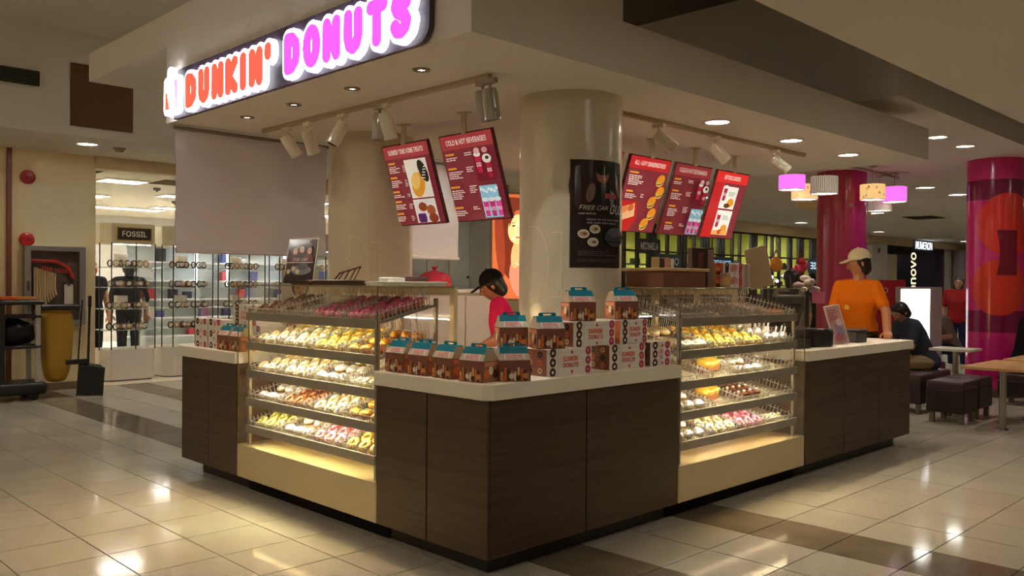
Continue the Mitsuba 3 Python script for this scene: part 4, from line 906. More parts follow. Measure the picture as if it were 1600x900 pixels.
# ================================================================ people
def sphere_pts(c, r, n=1):
    s = trimesh.creation.icosphere(subdivisions=n, radius=1.0).vertices
    return np.asarray(c, float) + s * np.asarray(r, float)
def hull(*cr): return m3.Manifold.hull_points(np.vstack([sphere_pts(c, r) for c, r in cr]))
def limb(pts, rs): return [hull((pts[i], rs[i]), (pts[i + 1], rs[i + 1])) for i in range(len(pts) - 1)]
def fuse(ms, ref=0.03, it=8):
    m = m3.Manifold.batch_boolean(ms, m3.OpType.Add).refine_to_length(ref)
    t = m3man(m); t.merge_vertices(); trimesh.smoothing.filter_taubin(t, iterations=it); return t
def hand(w, d, up, flat=False):
    """Palm and five separate curled fingers from the wrist w along d; up is the back of the hand."""
    d = d / np.linalg.norm(d); s = np.cross(d, up); s /= np.linalg.norm(s); u = np.cross(s, d)
    out = [hull((w, .024), (w + d * .03 + s * .024, .016), (w + d * .03 - s * .022, .016), (w + d * .085 + s * .03, .012), (w + d * .085 - s * .028, .012))]
    cu = .12 if flat else .5
    for i, (o, L) in enumerate(((.029, .066), (.0105, .078), (-.009, .073), (-.027, .056))):
        a = w + d * .082 + s * o; p = [a]; ang = cu * .4
        for q in range(3): p.append(p[-1] + (d * math.cos(ang) - u * math.sin(ang)) * L * (.45, .32, .23)[q]); ang += cu
        out += limb(p, [.0098, .0092, .0086, .0078])
    t0 = w + d * .03 + s * .026; out += limb([t0, t0 + d * .03 + s * .03 - u * .01, t0 + d * .06 + s * .036 - u * .02], [.014, .011, .0095])
    return out
SIT = dict(pelvis=(0, 0, .52), chest=(.2, 0, .86), neck=(.3, 0, 1.02), head=(.37, 0, 1.13), sh=.18, eL=(.28, .26, .74), wL=(.5, .16, .68), eR=(.28, -.26, .74), wR=(.5, -.14, .68), kL=(.44, .12, .52), aL=(.36, .12, .09), kR=(.44, -.12, .52), aR=(.42, -.13, .09))
STAND = dict(pelvis=(0, 0, .95), chest=(.01, 0, 1.27), neck=(.0, 0, 1.46), head=(.02, 0, 1.6), sh=.18, eL=(-.01, .25, 1.14), wL=(.06, .26, .9), eR=(-.01, -.25, 1.14), wR=(.06, -.26, .9), kL=(.02, .1, .52), aL=(-.02, .1, .09), kR=(.02, -.1, .52), aR=(-.02, -.1, .09))
def person(label, M, J, skin, shirt, pants, hair, hy=0, hp=0, sleeve=.75, hairlen=0, cap=None, shoes=(40, 36, 34), shorts=False, extra=None, flatL=False, collar=None):
    k = thing('person', label, 'person'); A = lambda n: np.array(J[n], float)
    pe, ch, nk, hd = A('pelvis'), A('chest'), A('neck'), A('head'); lat = np.array([0, 1, 0.])
    sL, sR = nk + lat * J['sh'] - (nk - ch) * .18, nk - lat * J['sh'] - (nk - ch) * .18
    tor = lambda e: [hull((pe + lat * .075, .105 + e), (pe - lat * .075, .105 + e), (ch * .45 + pe * .55 + lat * .05, .1 + e), (ch * .45 + pe * .55 - lat * .05, .1 + e)),
                     hull((ch * .45 + pe * .55 + lat * .05, .1 + e), (ch * .45 + pe * .55 - lat * .05, .1 + e), (ch + lat * .08, .105 + e), (ch - lat * .08, .105 + e)),
                     hull((ch + lat * .08, .105 + e), (ch - lat * .08, .105 + e), (sL, .055 + e), (sR, .055 + e), (nk - (nk - ch) * .12, .06 + e))]
    arms = lambda e, t: [m for s, c in ((sL, 'L'), (sR, 'R')) for m in limb([s, s * (1 - t) + A('e' + c) * t] if t <= 1 else [s, A('e' + c), A('e' + c) * (2 - t) + A('w' + c) * (t - 1)], [.056 + e, .044 + e, .036 + e])]
    hips = {c: pe + lat * (.09 if c == 'L' else -.09) for c in 'LR'}
    legs = lambda e, t: [m for c in 'LR' for m in limb([hips[c], A('k' + c)] if t <= 1 else [hips[c], A('k' + c), A('k' + c) * (2 - t) + A('a' + c) * (t - 1)], [.088 + e, .06 + e, .046 + e])]
    R = trimesh.transformations.euler_matrix(0, math.radians(hp), math.radians(hy), 'sxyz'); HM = R.copy(); HM[:3, 3] = hd
    h = lambda *p: HM[:3, :3] @ np.array(p) + hd
    body = tor(0) + arms(0, 2) + legs(0, 2) + limb([nk - (nk - ch) * .1, h(-.015, 0, -.05)], [.058, .05])
    body += [hull((h(-.02, 0, .035), .088), (h(.02, 0, .02), .078), (h(.035, 0, -.07), .038), (h(.01, 0, -.06), .05)), hull((h(.088, 0, .02), .011), (h(.105, 0, -.02), .014), (h(.088, 0, -.03), .014))]
    for s in (1, -1): body.append(hull((h(-.005, s * .08, .015), (.016, .012, .026)), (h(-.01, s * .088, -.01), (.012, .008, .018))))
    for c in 'LR':
        w = A('w' + c); d = w - A('e' + c)
        body += hand(w, d if not (flatL and c == 'L') else d * [1, 1, .25], np.array([0, 0, 1.0]) if abs(d[2]) < .24 or (flatL and c == 'L') else np.array([0, 1.0 if c == 'L' else -1.0, 0]) , flatL and c == 'L')
        body += limb([A('a' + c), A('a' + c) + [.05, 0, -.04]], [.042, .04])
    part(k, 'body', G().add(fuse(body, .022, 4), skin, True), 'vc_satin', M)
    part(k, 'shirt', G().add(fuse(tor(.016) + arms(.016, sleeve), .03, 6), shirt, True), 'vc_matte', M)
    pm = [hull((pe + lat * .08, .112), (pe - lat * .08, .112), (hips['L'], .1), (hips['R'], .1))] + legs(.014, 1.0 if shorts else 1.95)
    part(k, 'trousers', G().add(fuse(pm, .03, 6), pants, True), 'vc_matte', M)
    part(k, 'shoes', G().add(fuse([hull((A('a' + c) + [-.04, 0, -.05], .042), (A('a' + c) + [.15, 0, -.06], .032), (A('a' + c) + [.02, 0, -.02], .044)) for c in 'LR'], .02, 4), shoes, True), 'vc_satin', M)
    cutter = m3.Manifold.cube((.5, .5, .5), True).translate((.3 + .02, 0, -.2 + .0))
    hm = m3.Manifold.hull_points(np.vstack([sphere_pts((-.024, 0, .042), .1, 3)] + ([sphere_pts((-.055, 0, -.05 - hairlen), .07, 2)] if True else []))) - cutter
    part(k, 'hair', G().add(m3man(hm), hair, 50), 'vc_satin', M @ HM)
    f = G()
    for s in (1, -1): f.add(ball((.083, .032 * s, .015), .0105, 1), (236, 230, 222), True).add(ball((.0905, .032 * s, .015), .0055, 1), (40, 26, 20), True).add(cb(.082, .093, .032 * s - .017, .032 * s + .017, .034, .040, .002), hair)
    f.add(ball((.078, 0, -.058), .012, 1, (.6, 1.7, .5)), (150, 84, 76), True)
    part(k, 'face', f, 'vc_satin', M @ HM, label='eyes, brows and mouth')
    if cap:
        dome_ = m3.Manifold.hull_points(np.vstack([sphere_pts((-.022, 0, .055), (.107, .1, .1), 3)])) - m3.Manifold.cube((.6, .6, .6), True).translate((0, 0, -.26))
        c = part(k, 'cap', G().add(m3man(dome_), cap, 50).add(ball((-.022, 0, .157), .008, 1), cap, True), 'vc_matte', M @ HM)
        br = m3.Manifold.hull_points(np.vstack([sphere_pts((.06, .075, .05), .006), sphere_pts((.06, -.075, .05), .006), sphere_pts((.165, .035, .028), .006), sphere_pts((.165, -.035, .028), .006), sphere_pts((.18, 0, .032), .006)]))
        part(c, 'brim', G().add(m3man(br), cap, 40), 'vc_matte', M @ HM)
    if collar:
        g = G().add(lathe([(.066, 0), (.074, .0), (.068, .04), (.06, .038)], 18), collar, 40); part(k, 'collar', g, 'vc_matte', M @ move(*(nk - (nk - ch) * .16)))
    if extra: extra(k, M)
    return k
ORG = (226, 118, 30)
def badge(k, M): part(k, 'name_badge', G().add(cb(.128, .134, -.12, -.075, 1.2, 1.245, .002), (240, 190, 70)), 'vc_satin', M); part(k, 'belt', G().add(lathe([(.12, 0), (.125, 0), (.125, .035), (.12, .035)], 24), (40, 34, 32), 40), 'vc_satin', M @ move(0, 0, .955) @ np.diag([1.02, 1.55, 1, 1]))
person('cashier in an orange polo shirt and beige cap leaning on the right counter', move(5.52, .62, 0, rz=205), {**STAND, 'pelvis': (-.02, 0, 1.0), 'chest': (.02, 0, 1.27), 'neck': (.02, 0, 1.455), 'head': (.05, .0, 1.645), 'sh': .155, 'eL': (.17, .25, 1.19), 'wL': (.4, .25, 1.0), 'eR': (.08, -.23, 1.15), 'wR': (.3, -.2, 1.05), 'kL': (.02, .1, .54), 'kR': (.02, -.1, .54)},
       (188, 128, 92), ORG, (36, 32, 34), (30, 22, 20), hy=-66, hp=8, cap=(206, 190, 158), extra=badge, flatL=True, collar=(236, 130, 44))
S9 = np.diag([.9, .9, .9, 1.0])
person('worker in a pink shirt and black cap bending beside the cream column', move(1.88, 1.78, 0, rz=140) @ S9, {**STAND, 'chest': (.05, 0, 1.25), 'neck': (.09, 0, 1.43), 'head': (.15, 0, 1.56), 'eL': (.1, .24, 1.14), 'wL': (.3, .2, 1.02)}, (176, 116, 84), (222, 44, 96), (40, 34, 40), (24, 20, 20), hp=26, cap=(28, 26, 28), collar=(226, 50, 100))
person('seated man in a dark shirt and khaki shorts bent over beyond the right counter', move(8.62, 1.06, -.04, rz=142), {**SIT, 'eL': (.34, .2, .72), 'eR': (.34, -.2, .72)}, (160, 110, 84), (58, 62, 74), (150, 130, 100), (22, 18, 18), hy=8, hp=38, shorts=True, shoes=(150, 156, 140))
person('man in a black shirt sitting at the wooden table at the right edge', move(8.98, .08, -.04, rz=-45), {**SIT, 'chest': (.1, 0, .88), 'neck': (.14, 0, 1.06), 'head': (.17, 0, 1.18), 'eL': (.16, .25, .78), 'wL': (.4, .16, .66), 'eR': (.1, -.27, .78), 'wR': (.34, -.2, .66)}, (176, 122, 90), (34, 30, 32), (44, 40, 44), (24, 20, 20))
person('shop assistant in a black dress with a blue collar standing at the store entrance', move(1.84, 10.8, 0, rz=-80), STAND, (206, 150, 118), (34, 30, 36), (34, 30, 36), (44, 30, 24), hy=20, sleeve=.4, collar=(90, 140, 230))
person('person in a black shirt seen from behind the first watch showcase', move(2.52, 11.1, 0, rz=75), STAND, (180, 130, 100), (36, 34, 34), (40, 40, 46), (30, 26, 24), sleeve=1.0)
person('person in a grey top seen from behind beyond the right glass case', move(7.5, 2.34, -.1, rz=60), STAND, (170, 120, 92), (122, 104, 92), (60, 54, 54), (34, 26, 24), hairlen=.1)
person('distant shopper in a red top left of the broad magenta column', move(14.3, 2.55, -.12, rz=200), STAND, (190, 140, 112), (150, 44, 44), (40, 44, 70), (40, 30, 28), hairlen=.06)
person('distant seated diner in grey left of the broad magenta column', move(12.2, 1.95, -.1, rz=150), SIT, (180, 130, 104), (120, 104, 96), (50, 50, 60), (30, 26, 24))

# ================================================================ dining area
def mag_fn(cx, cy):
    face = math.atan2(CAM[1] - cy, CAM[0] - cx)
    def fn(p, n, uv):
        u = dr.atan2(p.y - cy, p.x - cx) - face          # arc length to the right of the printed seam's opposite
        u = dr.select(u < -math.pi, u + 2 * math.pi, dr.select(u > math.pi, u - 2 * math.pi, u)) * .345
        disc = lambda a, z, r: smoothstep(r + .004, r - .004, dr.sqrt(dr.square(u - a) + dr.square(p.z - z)))
        strip = lambda a, b: smoothstep(a - .003, a + .003, p.z) * smoothstep(b + .003, b - .003, p.z)
        c = mix(lin((186, 40, 104)), lin((204, 48, 116)), fbm(p.x * 2, p.y * 2, p.z * 2))
        c = mix(c, lin((112, 24, 56)), strip(2.56, 2.82)); c = mix(c, lin((120, 22, 66)), strip(.84, 1.12))
        c = mix(c, lin((208, 52, 44)), disc(.17, 2.24, .40)); c = mix(c, lin((206, 56, 40)), disc(.05, 1.42, .36))
        c = mix(c, lin((112, 22, 44)), strip(1.58, 2.16) * smoothstep(.045, .055, u + .05 * dr.square((p.z - 1.87) * 3)) * smoothstep(.275, .265, u))
        return mix(c, lin((190, 28, 110)), disc(.0, .5, .30))
    return fn
def a0(cx, cy): return math.atan2(CAM[1] - cy, CAM[0] - cx) * 0.35
C3, C4 = (9.76, .62, .345), (9.60, 2.64, .345)
scene['magenta_print'] = pr(mikit.proc(mag_fn(C3[0], C3[1])), 0.16, 0.5)
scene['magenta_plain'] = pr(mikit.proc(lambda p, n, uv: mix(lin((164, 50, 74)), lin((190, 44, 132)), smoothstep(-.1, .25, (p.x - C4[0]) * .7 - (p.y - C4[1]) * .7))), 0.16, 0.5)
column(*C3, 3.1, 'broad magenta column with orange-red printed circles near the right edge', 'magenta_print', (180, 30, 90))
column(*C4, 3.1, 'magenta column behind the cashier', 'magenta_plain', (180, 40, 90))

def drum(x, y, z, r, h, kind, label):
    k = thing('drum_pendant', label, 'pendant lamp'); zb = z
    body = lathe([(r, 0), (r, h)], 40); body2 = lathe([(r - .004, h), (r - .004, 0)], 40)
    col = {'pink': (236, 110, 226), 'floral': (236, 196, 128), 'white': (206, 194, 176)}[kind]
    g = G().add(body, col, True); L = {'pink': 1.4, 'floral': 1.0, 'white': .5}[kind]
    part(k, 'shade', g, 'vc_satin', move(x, y, z), emit=L, w=.15)
    if kind == 'floral':
        q = Print(); rr = random.Random(5)
        for i in range(22): q.ell(rr.uniform(-3 * r, 3 * r), rr.uniform(.03, h - .03), .016, .02, ((206, 140, 90), (176, 150, 90), (214, 166, 120))[i % 3], rr.uniform(0, 90), 3)
        part(k, 'flower_print', q.mesh(bend=r, strip=.04), 'vc_satin', mat4((-.707, -.707, 0), (0, 0, 1), (-.707, .707, 0), (x, y, z)) @ np.eye(4), emit=.6, w=.05, label='small scattered flowers'); labels[[q for q in labels if q.startswith(k + '__flower_print')][0]]['kind'] = 'stuff'
    if kind == 'white':
        q = G()
        for i in range(40): a = i * 2 * math.pi / 40; q.add(bx(r, r + .0025, -.004, .004, .004, h - .004), (186, 174, 156), M=move(rz=math.degrees(a)))
        part(k, 'pleats', q, 'vc_matte', move(x, y, z))
    a = np.arange(28) * 2 * np.pi / 28; R = r - .006
    v = np.vstack([np.stack([R * np.cos(a), R * np.sin(a), a * 0 + .006], -1), [[0, 0, .006]]])
    part(k, 'diffuser', G().raw(v, [[(j + 1) % 28, j, 28] for j in range(28)], np.ones((29, 3))), 'black', move(x, y, z), emit=np.array((1, .92, .82)) * 3.2, w=.3)
    part(k, 'rim', G().add(tube([(r * math.cos(t), r * math.sin(t), 0) for t in a], .004, 5, True), (240, 232, 220), True), 'vc_satin', move(x, y, z))
    part(k, 'cord', G().add(cyl((0, 0, h - .01), (0, 0, 3.1 - z), .006, 8), (180, 170, 160), 40).add(lathe([(.0, 3.1 - z - .03), (.05, 3.1 - z - .02), (.05, 3.1 - z)], 16), (190, 180, 168), 40), 'vc_satin', move(x, y, z))
for a in ((7.88, 2.54, 2.70, .17, .19, 'pink', 'glowing pink drum pendant, left end of the row'), (8.27, 2.56, 2.60, .17, .20, 'floral', 'orange flowered drum pendant half hidden behind two others at the left'),
          (7.92, 2.11, 2.62, .17, .22, 'white', 'greyish pleated drum pendant, third from the left'), (9.2, 2.02, 2.63, .165, .21, 'floral', 'orange flowered drum pendant in front of the magenta column'),
          (10.35, 2.39, 2.57, .17, .20, 'white', 'pale pleated drum pendant half hidden behind the right pink one'), (10.14, 2.09, 2.67, .17, .22, 'pink', 'glowing pink drum pendant, right end of the row')): drum(*a)
k = thing('pendant_rail', 'thin ceiling rail carrying the drum pendants', 'rail'); part(k, 'rail', G().add(cb(8.8, 10.6, 2.2, 2.23, 3.06, 3.095, .004), (190, 176, 156)), 'vc_satin')

def ottoman(x, y, w, d, h, label):
    k = thing('ottoman', label, 'stool'); M = move(x, y, 0)
    part(k, 'seat', G().add(m3man(hull(*[((sx * (w / 2 - .02), sy * (d / 2 - .02), z), .02) for sx in (-1, 1) for sy in (-1, 1) for z in (.13, h - .10)])), (42, 30, 30), 40), 'vc_satin', M)
    part(k, 'cushion', G().add(m3man(hull(*[((sx * (w / 2 - .028), sy * (d / 2 - .028), z), .028) for sx in (-1, 1) for sy in (-1, 1) for z in (h - .07, h - .028)])), (70, 48, 50), 40), 'vc_satin', M, label='maroon leather top')
    for sx in (-1, 1):
        for sy in (-1, 1): part(k, 'leg', G().add(cb(-.024, .024, -.024, .024, 0, .115, .003), (108, 98, 86)), 'vc_satin', M @ move(sx * (w / 2 - .05), sy * (d / 2 - .05), 0))
ottoman(6.95, .215, .44, .38, .44, 'dark leather cube stool nearest the till counter')
ottoman(7.5, .235, .44, .38, .44, 'dark leather cube stool behind the nearest one, half under the table')
ottoman(7.4, .80, .44, .38, .44, 'dark leather cube stool between the seated man and the nearest stool')
ottoman(8.62, 1.06, .44, .42, .385, 'dark leather cube stool the man in shorts sits on')
ottoman(8.98, .08, .44, .44, .385, 'dark leather stool of the man in the black shirt')
ottoman(9.3, 1.35, .44, .42, .42, 'dark leather cube stool behind the seated man')
def table(M, w, d, h, top, legs, label, m='vc_satin', tc=(214, 206, 194)):
    k = thing('table', label, 'table')
    part(k, 'top', G().add(cb(0, w, 0, d, h - .03, h, .004), tc), m, M)
    for x, y in legs:
        q = part(k, 'leg', G().add(cyl((x, y, .01), (x, y, h - .03), .032, 18), (170, 164, 156), 40), 'vc_metal', M)
        part(q, 'foot', G().add(lathe([(0, .02), (.05, .016), (.055, 0)], 18), (120, 114, 108), 40), 'vc_metal', M @ move(x, y, 0))
table(move(6.65, -.70, 0), 1.08, .735, .62, None, [(.09, .37), (.99, .37)], 'pale wooden table with steel legs at the right edge', 'table_wood')
table(move(7.75, -.78, 0), .92, .735, .635, None, [(.09, .37), (.83, .37)], 'second pale wooden table pushed against the first, at the right edge', 'table_wood')
table(move(7.92, .34, 0), .42, .46, .70, None, [(.21, .23)], 'small white table behind the seated man', 'vc_satin')
# red partition with pale figures, lit white panel
k = thing('red_partition', 'low red partition printed with pale O shapes behind the cashier', 'partition'); PM = mat4((.711, -.703, 0), (0, 0, 1), (-.703, -.711, 0), (10.95, 3.05, 0))
part(k, 'panel', G().add(cb(0, .85, .05, 1.53, -.05, 0, .004), (168, 34, 44)), 'vc_satin', PM); p = Print()
p.rect(0, .05, .16, 1.53, (104, 26, 44))
for x, z, r in ((.52, 1.36, .05), (.3, 1.18, .045), (.66, 1.0, .05), (.36, .8, .05)): p.ring(x, z, r * .55, r, (206, 140, 132))
part(k, 'print', p.mesh(), 'vc_satin', PM); part(k, 'foot', G().add(bx(.05, .8, 0, .05, -.1, .05), (60, 50, 50)), 'vc_satin', PM)
k = thing('lit_panel', 'glaring white light panel standing behind the seated man', 'light panel'); PM = mat4((.711, -.703, 0), (0, 0, 1), (-.703, -.711, 0), (9.98, 1.94, 0))
part(k, 'cabinet', G().add(cb(0, .62, 0, 1.42, -.14, 0, .006), (150, 138, 138)), 'vc_satin', PM); part(k, 'screen', G().add(bx(.02, .44, .45, 1.39, .001, .006), (255, 255, 255)), 'black', PM, emit=(4.2, 4.3, 4.4), w=.8)

# ================================================================ shop fronts along the far wall (y = 9.2)
def shop_room(name, x0, x1, depth, wcol, label, fl=(150, 140, 124)):
    g = G().add(bx(x0, x1, 9.2 + depth, 9.3 + depth, 0, 3.1), wcol).add(bx(x0 - .1, x0, 9.45, 9.3 + depth, 0, 3.1), wcol).add(bx(x1, x1 + .1, 9.45, 9.3 + depth, 0, 3.1), wcol)
    struct('wall_shop', g, 'vc_matte', label)
# -- fashion shop with green back wall and black bars
shop_room('green', 12.7, 22.6, 4.0, (176, 180, 96), 'yellow-green inner walls of the shop behind the right menu boards')
struct('floor_shop', G().add(bx(12.6, 22.7, 9.2, 13.3, -.1, 0.0), (150, 140, 124)), 'vc_satin'); struct('ceiling_shop', G().add(bx(12.6, 22.7, 9.2, 13.3, 3.1, 3.2), (190, 184, 160)))
k = thing('ceiling_panel', 'long white ceiling light inside the green shop', 'light'); part(k, 'frame', G().add(cb(13.4, 22.0, 10.7, 11.3, 3.05, 3.1, .004), (220, 220, 210)), 'vc_satin'); part(k, 'diffuser', G().add(bx(13.5, 21.9, 10.8, 11.2, 3.04, 3.0495), (255, 255, 255)), 'black', emit=np.array((1, .98, .8)) * 40, w=1.2)
k = thing('bar_screen', 'screen of thin black upright bars across the green shop front', 'screen'); rr = random.Random(3); bars = []
part(k, 'top_rail', G().add(bx(12.75, 22.5, 9.25, 9.31, 2.82, 2.9), (40, 36, 32)), 'vc_satin'); part(k, 'mid_rail', G().add(bx(12.75, 22.5, 9.25, 9.29, 2.2, 2.24), (50, 44, 38)), 'vc_satin')
x = 12.9
while x < 22.4:
    for q in range(rr.choice((1, 1, 2, 3))): part(k, 'bar', G().add(bx(x, x + .06, 9.24, 9.32, 0, 2.85), (38, 34, 30)), 'vc_satin'); x += .13
    x += rr.uniform(.18, .5)
def shop_plate(label, x, z, w, h, s, col=(44, 38, 36), tc=(236, 230, 222), flip=False, y=9.05, emit=None):
    k = thing('shop_board', label, 'sign'); M = mat4((1, 0, 0), (0, 0, 1), (0, -1, 0), (x, y, z))
    for q in (-1, 1): part(k, 'cord', G().add(cyl((x + q * w * .4, y + .02, z + h * .3), (x + q * w * .4, y + .02, 2.86), .008, 6), (60, 54, 48), 40), 'vc_satin')
    if col: part(k, 'board', G().add(cb(-w / 2, w / 2, -h / 2, h / 2, -.04, 0, .004), col), 'vc_satin', M)
    p = Print(.002); p.text(s, 0, -h * .22, h * .46, tc, width=w * .78, center=True)
    part(k, 'lettering', p.mesh(), 'vc_satin', M @ (np.diag([-1, 1, 1, 1]) if flip else np.eye(4)), **({'emit': emit, 'w': .15} if emit else {}))
shop_plate('dark hanging sign reading MICHAELA in front of the green shop', 13.6, 2.32, .86, .34, 'MICHAELA')
shop_plate('small dark sign reading JEAN right of the black leaflet rack', 16.05, 2.22, .6, .3, 'JEAN')
shop_plate('white reversed lettering on a blue-grey board low in the green shop', 14.4, 1.98, 1.0, .36, 'ONNA', (60, 74, 84), (206, 214, 216), True)
shop_plate('blue-white glowing reversed lettering in the green shop', 16.75, 1.98, 1.1, .34, 'REWARD', (40, 48, 70), (150, 200, 236), False, emit=.9)
shop_plate('blue-white glowing sign beside the pink flower bag', 22.0, 2.02, .95, .42, 'BASE', (70, 96, 130), (190, 226, 250), True, emit=1.3)
shop_plate('thin dark lettering over the middle of the green shop', 15.6, 2.62, 1.3, .3, 'HANUMAN', None, (70, 66, 50), True)
def hanging_bag(x, z, col, label, flower=False):
    k = thing('handbag', label, 'bag'); M = move(x, 9.02, z)
    if flower:
        g = G(); rr = random.Random(4)
        for i in range(20): g.add(ball((rr.uniform(-.2, .2), rr.uniform(-.1, .1), rr.uniform(-.18, .18)), .09, 1), col, True)
        for i in range(16): a = i * .393; g.add(cyl((0, 0, 0), (.36 * math.cos(a), -.03, .3 * math.sin(a)), .02, 5, .004), col)
    else: g = G().add(ball((0, 0, 0), 1, 3, (.27, .12, .22)), col, True)
    part(k, 'hook', G().add(cyl((x, 9.02, z + .3), (x, 9.02, 2.86), .01, 6), (60, 54, 48), 40), 'vc_satin'); part(k, 'body', g, 'vc_satin', M); part(k, 'handle', G().add(tube([(.12 * math.cos(t), 0, .17 + .22 * math.sin(t)) for t in np.linspace(0, math.pi, 12)], .018, 6), (110, 70, 40), True), 'vc_satin', M)
hanging_bag(19.5, 2.02, (240, 140, 40), 'round orange handbag hanging in the shop window right of the beige board')
hanging_bag(20.9, 2.0, (240, 66, 92), 'spiky coral-pink flower bag beside the glowing blue sign', True)
k = thing('shop_shelf', 'shelf unit with dark and bright goods under the hanging bags', 'shelf')
part(k, 'unit', G().add(bx(13.0, 22.3, 9.5, 9.95, 0, 1.15), (96, 84, 74)), 'vc_satin')
for i in range(4): part(k, 'board', G().add(bx(13.0, 22.3, 9.5, 9.95, 1.15 + .25 * i, 1.18 + .25 * i), (130, 118, 100)), 'vc_satin')
rr = random.Random(9)
for i in range(46):
    x = 13.1 + .2 * i; c, cn = rr.choice((((60, 50, 50), 'dark brown'), ((200, 190, 170), 'cream'), ((90, 110, 170), 'blue'), ((150, 60, 60), 'red'), ((120, 100, 70), 'tan'), ((50, 60, 80), 'navy')))
    q = thing('shop_parcel', '%s folded goods on the shelves of the green shop' % cn, 'goods', 'folded goods on the shelf of the green shop')
    G().add(cb(-.08, .08, -.1, .1, 0, rr.uniform(.08, .2), .01), c).put(q, 'vc_satin', move(x, 9.7, 1.18 + .25 * rr.choice((0, 1, 2, 3))))
for i, (x, z) in enumerate(((18.5, 1.62), (18.9, 1.5), (19.6, 1.66), (19.9, 1.55), (18.3, 1.38), (20.3, 1.7))):
    q = thing('bead_lamp', 'tiny bluish white lamp glittering below the orange bag', 'lamp', 'tiny glittering lamps in the green shop'); G().add(ball((0, 0, 0), .05, 2), (200, 220, 255), True).put(q, 'black', move(x, 9.2, z), emit=(1.6, 1.9, 3.0), w=.05)
# -- dark shop with vertical lettering
struct('wall_shop', G().add(bx(27.3, 33.5, 9.3, 9.5, 0, 3.1), (32, 30, 42)), 'vc_satin', 'dark front of the far electronics shop'); 
struct('wall_shop', G().add(bx(27.3, 28.5, 9.2, 9.32, 0, 2.55), (186, 172, 140)), 'vc_matte', 'beige panel in the dark shop front')
k = thing('shop_lettering', 'vertical glowing yellow-white lettering on the dark shop front', 'sign'); M = mat4((0, 0, 1), (-1, 0, 0), (0, -1, 0), (30.35, 9.27, 1.02))
p = Print(.002); p.text('lenovo', 0, -.1, .6, (255, 226, 170), width=1.62); part(k, 'lettering', p.mesh(), 'black', M, emit=2.2, w=.2)
k = thing('shop_lettering', 'glowing blue-white horizontal lettering above the vertical one', 'sign'); M = mat4((1, 0, 0), (0, 0, 1), (0, -1, 0), (29.2, 8.83, 2.80))
part(k, 'backing', G().add(cb(-.15, 1.75, -.08, .3, -.06, 0, .01), (36, 40, 74)), 'vc_satin', M); p = Print(.004); p.text('NUMERON', 0, -.02, .26, (226, 240, 255), width=1.6); part(k, 'lettering', p.mesh(), 'black', M, emit=4.0, w=.2)
k = thing('white_pillar', 'pale rectangular pillar between the magenta column and the dark shop', 'pillar'); part(k, 'shaft', G().add(bx(25.7, 26.9, 8.9, 9.2, 0, 2.86), (196, 184, 172)), 'vc_satin'); part(k, 'emblem', G().add(cyl((26.2, 8.9, 2.62), (26.2, 8.88, 2.62), .09, 18), (110, 80, 70), 40), 'vc_satin')
k = thing('steel_pillar', 'grey pillar at the right end of the dark shop', 'pillar'); part(k, 'shaft', G().add(cyl((33.9, 8.8, 0), (33.9, 8.8, 2.86), .3, 24), (150, 136, 130), 40), 'vc_satin'); part(k, 'base', G().add(cyl((33.9, 8.8, 0), (33.9, 8.8, .2), .34, 24), (90, 84, 80), 40), 'vc_satin')
struct('wall_shop', G().add(bx(34.5, 46, 9.1, 9.2, 0, 2.86), (74, 76, 84)), 'vc_satin', 'dim grey shop front far right')
k = thing('shop_strip_light', 'thin blue strip light far away at the right', 'light'); G_ = G().add(bx(36.2, 38.2, 9.02, 9.08, 1.62, 1.7), (160, 170, 255)); part(k, 'tube', G_, 'black', emit=(1.0, 1.1, 3.0), w=.1); part(k, 'mount', G().add(bx(36.1, 38.3, 9.06, 9.1, 1.58, 1.74), (60, 60, 80)), 'vc_satin')
for i, (x, c) in enumerate(((35.0, (60, 62, 90)), (36.2, (150, 60, 50)), (37.2, (70, 60, 70)))):
    k = thing('display_stand', ('dark', 'red', 'grey')[i] + ' display stand before the dim shop front far right', 'stand'); part(k, 'base', G().add(cb(x - .4, x + .4, 8.2, 8.8, 0, .3, .01), (60, 56, 56)), 'vc_satin'); part(k, 'panel', G().add(cb(x - .35, x + .35, 8.4, 8.6, .3, 1.7, .01), c), 'vc_satin')

